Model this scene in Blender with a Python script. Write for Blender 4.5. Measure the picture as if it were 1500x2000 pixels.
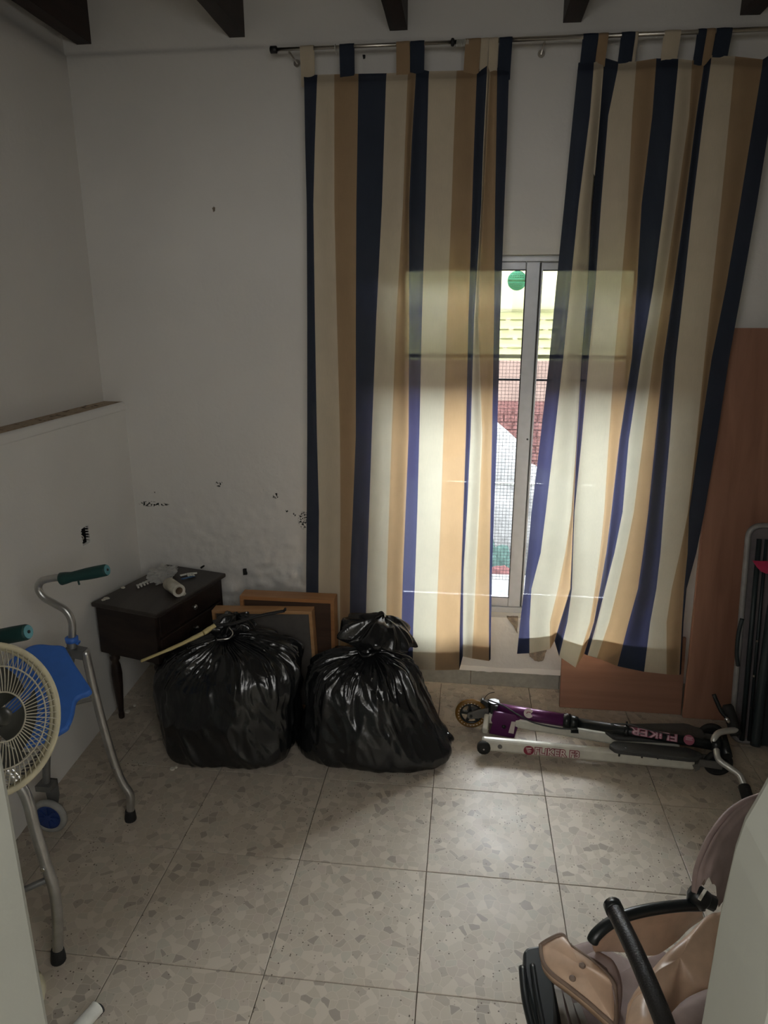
import bpy, bmesh, math, random
from mathutils import Vector, Matrix, noise, Quaternion
random.seed(7)
scene = bpy.context.scene
col = scene.collection
for o in list(bpy.data.objects):
    bpy.data.objects.remove(o)

# ------------------------------------------------------------------ camera
FPX, PITCH, YAW, ROLL = 1367.1, 0.2803, 0.1174, 0.001
CAM = Vector((0.0759, -2.1720, 1.6634))
_f = Vector((-math.sin(YAW)*math.cos(PITCH), math.cos(YAW)*math.cos(PITCH), -math.sin(PITCH)))
_r = Vector((math.cos(YAW), math.sin(YAW), 0)); _u = _r.cross(_f)
RIGHT = _r*math.cos(ROLL) + _u*math.sin(ROLL); UP = -_r*math.sin(ROLL) + _u*math.cos(ROLL); FWD = _f
cam_d = bpy.data.cameras.new('camera'); cam = bpy.data.objects.new('camera', cam_d); col.objects.link(cam)
cam_d.sensor_fit = 'VERTICAL'; cam_d.sensor_height = 36.0; cam_d.lens = 36.0*FPX/2000.0
cam_d.clip_start = 0.02; cam_d.clip_end = 200
cam.matrix_world = Matrix(((RIGHT.x, UP.x, -FWD.x, CAM.x), (RIGHT.y, UP.y, -FWD.y, CAM.y), (RIGHT.z, UP.z, -FWD.z, CAM.z), (0, 0, 0, 1)))
scene.camera = cam
# measured points of the photograph turned into room coordinates (metres)
def ray(u, v): return FWD + RIGHT*((u-750)/FPX) + UP*((1000-v)/FPX)
def onz(u, v, z=0.0): d = ray(u, v); return CAM + d*((z-CAM.z)/d.z)
def ony(u, v, y): d = ray(u, v); return CAM + d*((y-CAM.y)/d.y)

# ------------------------------------------------------------------ world, light, exposure
SKY_STRENGTH = 84.0
world = bpy.data.worlds.new('world'); scene.world = world; world.use_nodes = True
wn = world.node_tree; wn.nodes.clear()
wo = wn.nodes.new('ShaderNodeOutputWorld'); bg = wn.nodes.new('ShaderNodeBackground')
bg.inputs['Color'].default_value = (0.93, 0.97, 1.0, 1); bg.inputs['Strength'].default_value = SKY_STRENGTH
wn.links.new(bg.outputs[0], wo.inputs[0])
pd = bpy.data.lights.new('window_portal', 'AREA'); pd.shape = 'RECTANGLE'; pd.size = 1.07; pd.size_y = 1.53
pd.cycles.is_portal = True
portal = bpy.data.objects.new('window_portal', pd); col.objects.link(portal)
portal.location = (0.265, 1.025, 1.11); portal.rotation_euler = (-math.pi/2, 0, 0)
hl = bpy.data.lights.new('hall_fill_light', 'AREA'); hl.shape = 'RECTANGLE'; hl.size = 3.9; hl.size_y = 1.0; hl.energy = 44.0; hl.color = (1.0, 0.99, 0.97)  # added area lamp in the unseen hall, fills the room through the doorway
hlo = bpy.data.objects.new('hall_fill_light', hl); col.objects.link(hlo); hlo.location = (0.75, -3.285, 2.15); hlo.rotation_euler = (math.pi/2, 0, 0)
scene.view_settings.view_transform = 'Standard'; scene.view_settings.look = 'None'
scene.view_settings.exposure = 0.40; scene.view_settings.gamma = 1.0; scene.view_settings.use_curve_mapping = False
cy = scene.cycles
cy.use_denoising = True; cy.max_bounces = 8; cy.diffuse_bounces = 5; cy.glossy_bounces = 4; cy.transmission_bounces = 6; cy.use_adaptive_sampling = True; cy.adaptive_threshold = 0.04
cy.transparent_max_bounces = 16; cy.caustics_reflective = False; cy.caustics_refractive = False
cy.sample_clamp_indirect = 6.0; cy.blur_glossy = 0.5

# ------------------------------------------------------------------ materials
def nt(name):
    m = bpy.data.materials.new(name); m.use_nodes = True; t = m.node_tree
    return m, t, t.nodes['Principled BSDF'], t.nodes['Material Output']
def N(t, typ, **kw):
    n = t.nodes.new(typ)
    for k, v in kw.items():
        if k in n.inputs.keys(): n.inputs[k].default_value = v
        else: setattr(n, k, v)
    return n
def pos(t, scale=(1, 1, 1), obj=False):
    c = N(t, 'ShaderNodeTexCoord') if obj else N(t, 'ShaderNodeNewGeometry')
    mp = N(t, 'ShaderNodeMapping'); mp.inputs['Scale'].default_value = scale
    t.links.new(c.outputs['Object' if obj else 'Position'], mp.inputs['Vector']); return mp.outputs[0]
def ramp(t, fac, stops):
    r = N(t, 'ShaderNodeValToRGB'); e = r.color_ramp.elements
    while len(e) < len(stops): e.new(0.5)
    for q, (p, c) in zip(e, stops): q.position = p; q.color = (*c, 1) if len(c) == 3 else c
    t.links.new(fac, r.inputs[0]); return r.outputs[0]
def mixc(t, fac, a, b, mode='MIX'):
    m = N(t, 'ShaderNodeMix', data_type='RGBA', blend_type=mode)
    for s, v in ((m.inputs[0], fac), (m.inputs[6], a), (m.inputs[7], b)):
        if hasattr(v, 'links'): t.links.new(v, s)
        elif isinstance(v, (int, float)): s.default_value = v
        else: s.default_value = (*v, 1)
    return m.outputs[2]
def math_(t, op, a, b=0.0):
    m = N(t, 'ShaderNodeMath', operation=op)
    for s, v in ((m.inputs[0], a), (m.inputs[1], b)):
        if hasattr(v, 'links'): t.links.new(v, s)
        else: s.default_value = v
    return m.outputs[0]
def bump(t, b, h, strength, dist=0.01, prev=None):
    n = N(t, 'ShaderNodeBump'); n.inputs['Strength'].default_value = strength; n.inputs['Distance'].default_value = dist
    t.links.new(h, n.inputs['Height'])
    if prev: t.links.new(prev, n.inputs['Normal'])
    t.links.new(n.outputs[0], b.inputs['Normal']); return n.outputs[0]
def mat(name, c, rough=0.5, metal=0.0, spec=0.5, var=0.12, vs=30.0, bs=0.0, bsc=120.0, stretch=(1, 1, 1), alpha=None):
    m, t, b, o = nt(name)
    p = pos(t, stretch, True)
    n = N(t, 'ShaderNodeTexNoise'); n.inputs['Scale'].default_value = vs; n.inputs['Detail'].default_value = 4
    t.links.new(p, n.inputs['Vector'])
    lo = tuple(x*(1-var) for x in c); hi = tuple(min(1, x*(1+var)) for x in c)
    t.links.new(ramp(t, n.outputs[0], [(0.3, lo), (0.7, hi)]), b.inputs['Base Color'])
    b.inputs['Roughness'].default_value = rough; b.inputs['Metallic'].default_value = metal; b.inputs['Specular IOR Level'].default_value = spec
    if bs:
        n2 = N(t, 'ShaderNodeTexNoise'); n2.inputs['Scale'].default_value = bsc; n2.inputs['Detail'].default_value = 3
        t.links.new(p, n2.inputs['Vector']); bump(t, b, n2.outputs[0], bs, 0.004)
    return m
def wood(name, c1, c2, rough=0.45, axis='x', scale=1.0, spec=0.4):
    m, t, b, o = nt(name)
    st = {'x': (2, 38, 38), 'y': (38, 2, 38), 'z': (38, 38, 2)}[axis]
    p = pos(t, tuple(s*scale for s in st), True)
    n = N(t, 'ShaderNodeTexNoise'); n.inputs['Scale'].default_value = 1.0; n.inputs['Detail'].default_value = 8; n.inputs['Distortion'].default_value = 0.6
    t.links.new(p, n.inputs['Vector'])
    p2 = pos(t, tuple(s*scale*0.16 for s in st), True)
    n2 = N(t, 'ShaderNodeTexNoise'); n2.inputs['Scale'].default_value = 1.0; n2.inputs['Detail'].default_value = 3; n2.inputs['Distortion'].default_value = 1.5
    t.links.new(p2, n2.inputs['Vector'])
    f = math_(t, 'ADD', math_(t, 'MULTIPLY', n.outputs[0], 0.55), math_(t, 'MULTIPLY', n2.outputs[0], 0.45))
    t.links.new(ramp(t, f, [(0.36, c1), (0.64, c2)]), b.inputs['Base Color'])
    b.inputs['Roughness'].default_value = rough; b.inputs['Specular IOR Level'].default_value = spec
    bump(t, b, n.outputs[0], 0.12, 0.002); return m
def plaster(name, c, rough_low=False, bs=0.35):
    m, t, b, o = nt(name)
    p = pos(t)
    n1 = N(t, 'ShaderNodeTexNoise'); n1.inputs['Scale'].default_value = 2.2; n1.inputs['Detail'].default_value = 5; t.links.new(p, n1.inputs['Vector'])
    n2 = N(t, 'ShaderNodeTexNoise'); n2.inputs['Scale'].default_value = 55; n2.inputs['Detail'].default_value = 6; t.links.new(p, n2.inputs['Vector'])
    n3 = N(t, 'ShaderNodeTexNoise'); n3.inputs['Scale'].default_value = 9; n3.inputs['Detail'].default_value = 4; t.links.new(p, n3.inputs['Vector'])
    cc = ramp(t, n1.outputs[0], [(0.3, tuple(x*0.93 for x in c)), (0.7, c)])
    h = math_(t, 'ADD', n2.outputs[0], math_(t, 'MULTIPLY', n3.outputs[0], 1.6))
    bump(t, b, h, bs, 0.006)
    b.inputs['Roughness'].default_value = 0.85; b.inputs['Specular IOR Level'].default_value = 0.2
    if rough_low:      # mould specks that have grown on the damp plaster, each cluster with its own place
        sep = N(t, 'ShaderNodeSeparateXYZ'); t.links.new(p, sep.inputs[0])
        tot = None
        for (u, v, rx, rz) in rough_low:
            q = ony(u, v, 0.762)
            dx = math_(t, 'DIVIDE', math_(t, 'SUBTRACT', sep.outputs[0], q.x), rx); dz = math_(t, 'DIVIDE', math_(t, 'SUBTRACT', sep.outputs[2], q.z), rz)
            d = math_(t, 'SUBTRACT', 1.0, math_(t, 'ADD', math_(t, 'MULTIPLY', dx, dx), math_(t, 'MULTIPLY', dz, dz)))
            d = math_(t, 'MAXIMUM', d, 0.0); tot = d if tot is None else math_(t, 'MAXIMUM', tot, d)
        vn = N(t, 'ShaderNodeTexNoise'); vn.inputs['Scale'].default_value = 110; vn.inputs['Detail'].default_value = 5; t.links.new(p, vn.inputs['Vector'])
        k = math_(t, 'MULTIPLY', ramp(t, vn.outputs[0], [(0.50, (0, 0, 0)), (0.56, (1, 1, 1))]), ramp(t, tot, [(0.0, (0, 0, 0)), (0.55, (1, 1, 1))]))
        cc = mixc(t, k, cc, (0.02, 0.022, 0.02))
    t.links.new(cc, b.inputs['Base Color'])
    return m

def terrazzo(name, tint=(1, 1, 1), dull=0.0):
    m, t, b, o = nt(name)
    g = N(t, 'ShaderNodeNewGeometry'); oi = N(t, 'ShaderNodeObjectInfo')
    sc = N(t, 'ShaderNodeVectorMath', operation='SCALE'); sc.inputs[3].default_value = 13.0
    cmb = N(t, 'ShaderNodeCombineXYZ')
    for k, f in enumerate((1.0, 2.7, 0.0)): t.links.new(math_(t, 'MULTIPLY', oi.outputs['Random'], f), cmb.inputs[k])
    t.links.new(cmb.outputs[0], sc.inputs[0])
    ad = N(t, 'ShaderNodeVectorMath', operation='ADD'); t.links.new(g.outputs['Position'], ad.inputs[0]); t.links.new(sc.outputs[0], ad.inputs[1])
    wz = N(t, 'ShaderNodeTexNoise'); wz.inputs['Scale'].default_value = 30; t.links.new(ad.outputs[0], wz.inputs['Vector'])
    wsc = N(t, 'ShaderNodeVectorMath', operation='SCALE'); wsc.inputs[3].default_value = 0.012; t.links.new(wz.outputs['Color'], wsc.inputs[0])
    ad2 = N(t, 'ShaderNodeVectorMath', operation='ADD'); t.links.new(ad.outputs[0], ad2.inputs[0]); t.links.new(wsc.outputs[0], ad2.inputs[1])
    V = []
    for feat, s in (('DISTANCE_TO_EDGE', 39), ('F1', 39)):
        v = N(t, 'ShaderNodeTexVoronoi', feature=feat, voronoi_dimensions='2D'); v.inputs['Scale'].default_value = s
        t.links.new(ad2.outputs[0], v.inputs['Vector']); V.append(v)
    rnd = N(t, 'ShaderNodeSeparateColor'); t.links.new(V[1].outputs['Color'], rnd.inputs[0])
    T = lambda c: tuple(a*k*1.12 for a, k in zip(c, tint))
    chip = ramp(t, rnd.outputs[0], [(0.0, T((0.46, 0.41, 0.34))), (0.3, T((0.43, 0.38, 0.31))), (0.45, T((0.41, 0.355, 0.295))), (0.6, T((0.41, 0.385, 0.32))), (0.75, T((0.44, 0.375, 0.32))), (0.86, T((0.38, 0.33, 0.275))), (0.97, T((0.27, 0.235, 0.20)))])
    line = ramp(t, V[0].outputs['Distance'], [(0.015, (1, 1, 1)), (0.06, (0, 0, 0))])
    small = math_(t, 'GREATER_THAN', rnd.outputs[1], 0.8)
    mtx = T((0.52, 0.46, 0.385))
    c1 = mixc(t, math_(t, 'MAXIMUM', math_(t, 'MULTIPLY', line, 0.8), small), chip, mtx)
    big = N(t, 'ShaderNodeTexNoise'); big.inputs['Scale'].default_value = 5; big.inputs['Detail'].default_value = 3; t.links.new(ad.outputs[0], big.inputs['Vector'])
    c2 = mixc(t, 0.25, c1, ramp(t, big.outputs[0], [(0.3, T((0.37, 0.32, 0.255))), (0.7, T((0.48, 0.425, 0.35)))]))
    sp = N(t, 'ShaderNodeTexVoronoi', feature='F1', voronoi_dimensions='2D'); sp.inputs['Scale'].default_value = 120; t.links.new(ad.outputs[0], sp.inputs['Vector'])
    sr = N(t, 'ShaderNodeSeparateColor'); t.links.new(sp.outputs['Color'], sr.inputs[0])
    spots = math_(t, 'MULTIPLY', math_(t, 'LESS_THAN', sp.outputs['Distance'], 0.24), math_(t, 'GREATER_THAN', sr.outputs[0], 0.93))
    spots = math_(t, 'MULTIPLY', spots, ramp(t, big.outputs[0], [(0.4, (0, 0, 0)), (0.6, (1, 1, 1))]))
    c3 = mixc(t, math_(t, 'MULTIPLY', spots, 0.85), c2, (0.06, 0.04, 0.03))
    t.links.new(c3, b.inputs['Base Color'])
    rr = N(t, 'ShaderNodeTexNoise'); rr.inputs['Scale'].default_value = 9; t.links.new(ad.outputs[0], rr.inputs['Vector'])
    t.links.new(ramp(t, rr.outputs[0], [(0.3, (0.38,)*3), (0.7, (0.52,)*3)]), b.inputs['Roughness'])
    b.inputs['Specular IOR Level'].default_value = 0.3
    return m

def cloth(name, c, tc, transp=0.10, trans=0.55):
    m, t, b, o = nt(name); t.nodes.remove(b)
    p = pos(t)
    wv = N(t, 'ShaderNodeTexNoise'); wv.inputs['Scale'].default_value = 14; wv.inputs['Detail'].default_value = 5; t.links.new(p, wv.inputs['Vector'])
    pw = pos(t, (900, 900, 25)); wn_ = N(t, 'ShaderNodeTexNoise'); wn_.inputs['Scale'].default_value = 1.0; t.links.new(pw, wn_.inputs['Vector'])
    cc = ramp(t, math_(t, 'ADD', math_(t, 'MULTIPLY', wv.outputs[0], 0.5), math_(t, 'MULTIPLY', wn_.outputs[0], 0.5)), [(0.3, tuple(x*0.9 for x in c)), (0.7, tuple(min(1, x*1.06) for x in c))])
    d = N(t, 'ShaderNodeBsdfDiffuse'); tr = N(t, 'ShaderNodeBsdfTranslucent'); tp = N(t, 'ShaderNodeBsdfTransparent')
    t.links.new(cc, d.inputs[0]); tr.inputs[0].default_value = (*tc, 1)
    m1 = N(t, 'ShaderNodeMixShader'); m1.inputs[0].default_value = trans; t.links.new(d.outputs[0], m1.inputs[1]); t.links.new(tr.outputs[0], m1.inputs[2])
    m2 = N(t, 'ShaderNodeMixShader'); m2.inputs[0].default_value = transp; t.links.new(m1.outputs[0], m2.inputs[1]); t.links.new(tp.outputs[0], m2.inputs[2])
    t.links.new(m2.outputs[0], o.inputs[0]); return m
def translucent(name, c, tc, trans=0.5):
    return cloth(name, c, tc, 0.0, trans)
def bagplastic(name):
    m, t, b, o = nt(name)
    p = pos(t, (1, 1, 0.4), True)
    n = N(t, 'ShaderNodeTexNoise'); n.inputs['Scale'].default_value = 26; n.inputs['Detail'].default_value = 5; n.inputs['Distortion'].default_value = 1.2; t.links.new(p, n.inputs['Vector'])
    n2 = N(t, 'ShaderNodeTexNoise', noise_type='RIDGED_MULTIFRACTAL'); n2.inputs['Scale'].default_value = 11; n2.inputs['Detail'].default_value = 4; t.links.new(p, n2.inputs['Vector'])
    h = math_(t, 'ADD', math_(t, 'MULTIPLY', n.outputs[0], 0.5), math_(t, 'MULTIPLY', n2.outputs[0], 0.35))
    bump(t, b, h, 0.35, 0.012)
    t.links.new(ramp(t, n.outputs[0], [(0.3, (0.006, 0.007, 0.008)), (0.7, (0.013, 0.014, 0.015))]), b.inputs['Base Color'])
    b.inputs['Roughness'].default_value = 0.20; b.inputs['Specular IOR Level'].default_value = 0.7
    return m
def glass(name, c=(1, 1, 1), rough=0.0, fac=0.93):
    m, t, b, o = nt(name); t.nodes.remove(b)
    g = N(t, 'ShaderNodeBsdfGlossy'); g.inputs['Roughness'].default_value = 0.02
    tp = N(t, 'ShaderNodeBsdfTransparent')
    n = N(t, 'ShaderNodeTexNoise'); n.inputs['Scale'].default_value = 6; t.links.new(pos(t), n.inputs['Vector'])
    t.links.new(ramp(t, n.outputs[0], [(0.3, tuple(x*0.97 for x in c)), (0.7, c)]), tp.inputs[0])
    fr = N(t, 'ShaderNodeFresnel'); fr.inputs[0].default_value = 1.45
    mx = N(t, 'ShaderNodeMixShader'); t.links.new(fr.outputs[0], mx.inputs[0]); t.links.new(tp.outputs[0], mx.inputs[1]); t.links.new(g.outputs[0], mx.inputs[2])
    t.links.new(mx.outputs[0], o.inputs[0]); return m

MOULD = [(292, 984, 0.055, 0.014), (594, 1016, 0.03, 0.045), (428, 945, 0.02, 0.016), (538, 968, 0.02, 0.015), (303, 962, 0.006, 0.006), (513, 956, 0.005, 0.005), (560, 999, 0.008, 0.01), (575, 1005, 0.008, 0.01), (417, 408, 0.006, 0.01), (312, 985, 0.05, 0.008)]
M = {}
M['wall'] = plaster('painted_plaster', (0.82, 0.80, 0.765), MOULD, 0.3)
M['wall2'] = plaster('painted_plaster_smooth', (0.80, 0.78, 0.745), None, 0.12)
M['wall3'] = plaster('painted_plaster_lit', (0.90, 0.89, 0.86), None, 0.12)  # lower left wall: paler base colour stands in for window light on it
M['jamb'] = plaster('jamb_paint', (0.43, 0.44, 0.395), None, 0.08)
M['ceiling'] = plaster('ceiling_plaster', (0.74, 0.71, 0.66), None, 0.12)
M['terrazzo'] = terrazzo('terrazzo')
M['skirt'] = mat('skirting_stone', (0.36, 0.355, 0.315), 0.5, vs=45, var=0.1)
M['grout'] = mat('grout', (0.16, 0.11, 0.08), 0.9, bs=0.2)
M['beam'] = wood('beam_wood', (0.012, 0.007, 0.005), (0.028, 0.013, 0.009), 0.55, 'y')
M['blue'] = cloth('curtain_blue', (0.040, 0.050, 0.070), (0.11, 0.115, 0.26), 0.03, 0.12)
M['cream'] = cloth('curtain_cream', (0.62, 0.53, 0.40), (0.80, 0.77, 0.60), 0.03, 0.12)
M['tan'] = cloth('curtain_tan', (0.38, 0.265, 0.16), (0.80, 0.54, 0.29), 0.03, 0.12)
M['rod'] = mat('rod_metal', (0.55, 0.52, 0.47), 0.3, 1.0, var=0.05)
M['blackplastic'] = mat('black_plastic', (0.012, 0.012, 0.013), 0.45, var=0.2)
M['alu'] = mat('aluminium_frame', (0.47, 0.49, 0.53), 0.42, 0.35, var=0.05, bs=0.03)
M['gasket'] = mat('window_gasket', (0.02, 0.02, 0.02), 0.6)
M['glass'] = glass('window_glass', (0.97, 0.98, 0.98))
M['sticker'] = translucent('window_sticker', (0.20, 0.45, 0.38), (0.40, 0.72, 0.60), 0.7)
M['stickerprint'] = translucent('window_sticker_print', (0.60, 0.70, 0.60), (0.75, 0.90, 0.74), 0.7)
M['shutter'] = translucent('shutter_plastic', (0.50, 0.48, 0.36), (0.52, 0.52, 0.38), 0.6)
M['wire'] = mat('grille_wire', (0.010, 0.010, 0.011), 0.8, spec=0.0)
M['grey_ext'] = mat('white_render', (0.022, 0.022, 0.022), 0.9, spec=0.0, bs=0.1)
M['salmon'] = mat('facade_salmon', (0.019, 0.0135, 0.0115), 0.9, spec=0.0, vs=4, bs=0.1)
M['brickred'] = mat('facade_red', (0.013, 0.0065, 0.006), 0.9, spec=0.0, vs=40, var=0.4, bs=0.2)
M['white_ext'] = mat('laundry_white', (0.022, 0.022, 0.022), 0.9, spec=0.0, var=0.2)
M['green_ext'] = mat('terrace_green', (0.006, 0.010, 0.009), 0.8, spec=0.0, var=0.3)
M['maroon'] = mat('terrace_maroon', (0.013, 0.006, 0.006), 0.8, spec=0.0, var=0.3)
M['board'] = wood('board_vertical', (0.29, 0.14, 0.090), (0.42, 0.22, 0.145), 0.5, 'z', 0.6)
M['boardh'] = wood('board_horizontal', (0.24, 0.118, 0.074), (0.36, 0.19, 0.125), 0.5, 'x', 0.6)
M['drawerwood'] = wood('drawer_wood', (0.36, 0.16, 0.06), (0.52, 0.27, 0.12), 0.45, 'x')
M['drawerwood2'] = wood('drawer_wood_light', (0.47, 0.25, 0.11), (0.60, 0.36, 0.18), 0.45, 'x')
M['drawerpanel'] = wood('drawer_panel', (0.055, 0.03, 0.02), (0.09, 0.05, 0.032), 0.6, 'x')
M['drawergrey'] = mat('drawer_panel_grey', (0.11, 0.10, 0.09), 0.6)
M['darkwood'] = wood('nightstand_wood', (0.012, 0.008, 0.007), (0.034, 0.022, 0.017), 0.38, 'x', 0.7)
M['darktop'] = wood('nightstand_top_wood', (0.030, 0.024, 0.021), (0.060, 0.050, 0.044), 0.42, 'y', 0.7)
M['knob'] = mat('knob_metal', (0.5, 0.5, 0.48), 0.3, 0.9)
M['bag'] = bagplastic('bin_bag_plastic')
M['paper'] = mat('paper_white', (0.70, 0.67, 0.58), 0.9, bs=0.1)
M['cardboard'] = mat('cardboard_tube', (0.16, 0.11, 0.07), 0.9)
M['whiteplastic'] = mat('white_plastic', (0.72, 0.72, 0.66), 0.4)
M['film'] = cloth('clear_film', (0.85, 0.85, 0.82), (0.8, 0.8, 0.78), 0.45, 0.4)
M['penblue'] = mat('pen_blue', (0.05, 0.12, 0.25), 0.4)
M['hangerwood'] = wood('hanger_wood', (0.62, 0.50, 0.22), (0.76, 0.66, 0.36), 0.4, 'x')
M['chrome'] = mat('chrome', (0.75, 0.75, 0.75), 0.18, 1.0, var=0.03)
M['tube'] = mat('walker_aluminium', (0.50, 0.50, 0.49), 0.34, 0.9, var=0.1, bs=0.03)
M['tubegrey'] = mat('walker_grey', (0.16, 0.16, 0.155), 0.5, 0.3)
M['rubber'] = mat('rubber_black', (0.012, 0.012, 0.012), 0.75)
M['teal'] = mat('grip_teal', (0.009, 0.050, 0.047), 0.55, bs=0.15, bsc=60)
M['tealend'] = mat('grip_end_teal', (0.10, 0.30, 0.34), 0.6)
M['blueseat'] = mat('seat_blue', (0.05, 0.18, 0.64), 0.42, bs=0.08, bsc=200, var=0.06)
M['bluehub'] = mat('hub_blue', (0.02, 0.05, 0.20), 0.45)
M['tyre'] = mat('tyre_grey', (0.36, 0.36, 0.34), 0.7)
M['fancream'] = mat('fan_cream', (0.55, 0.50, 0.34), 0.45)
M['fanwire'] = mat('fan_wire', (0.50, 0.46, 0.36), 0.45)
M['fandark'] = mat('fan_blade_dark', (0.045, 0.047, 0.04), 0.35)
M['purple'] = mat('scooter_purple', (0.115, 0.020, 0.105), 0.3, 0.25, var=0.06)
M['scwhite'] = mat('scooter_white', (0.66, 0.64, 0.56), 0.35, var=0.08)
M['scblack'] = mat('scooter_black', (0.010, 0.013, 0.014), 0.32)
M['scgrey'] = mat('scooter_grey', (0.16, 0.155, 0.145), 0.45, 0.3)
M['scpad'] = mat('foot_pad', (0.060, 0.060, 0.058), 0.7, bs=0.5, bsc=160)
M['amber'] = mat('wheel_amber', (0.22, 0.115, 0.025), 0.35, var=0.2)
M['silver'] = mat('handlebar_silver', (0.62, 0.62, 0.60), 0.36, 0.55, var=0.05)
M['decalred'] = mat('decal_red', (0.24, 0.025, 0.05), 0.5)
M['decalwhite'] = mat('decal_white', (0.70, 0.62, 0.58), 0.5)
M['decalpink'] = mat('decal_pink', (0.30, 0.07, 0.12), 0.5)
M['decalrose'] = mat('decal_rose', (0.55, 0.36, 0.41), 0.5)
M['satin'] = mat('stroller_satin', (0.58, 0.405, 0.29), 0.40, spec=0.6, bs=0.25, bsc=24)
M['piping'] = mat('stroller_piping', (0.20, 0.14, 0.105), 0.7)
M['mauve'] = mat('stroller_mauve', (0.33, 0.25, 0.235), 0.75, bs=0.1, bsc=40)
M['leather'] = mat('bar_leather', (0.014, 0.013, 0.013), 0.42, bs=0.3, bsc=300)
M['stitch'] = mat('bar_stitch', (0.09, 0.08, 0.075), 0.8)
M['pvc'] = glass('clear_pvc', (0.75, 0.73, 0.70))
M['stripewhite'] = mat('liner_white', (0.55, 0.53, 0.50), 0.7)
M['foldrim'] = mat('table_rim', (0.30, 0.29, 0.29), 0.45, 0.2)
M['foldpanel'] = mat('table_panel', (0.17, 0.15, 0.155), 0.6)
M['foldtube'] = mat('table_tube', (0.020, 0.030, 0.034), 0.4)
M['pink'] = mat('pink_cloth', (0.52, 0.03, 0.10), 0.6)
M['orange'] = mat('orange_cloth', (0.42, 0.22, 0.10), 0.7)
M['brokenplaster'] = mat('bare_plaster', (0.22, 0.18, 0.14), 0.95, vs=60, var=0.4, bs=0.6)

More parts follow.
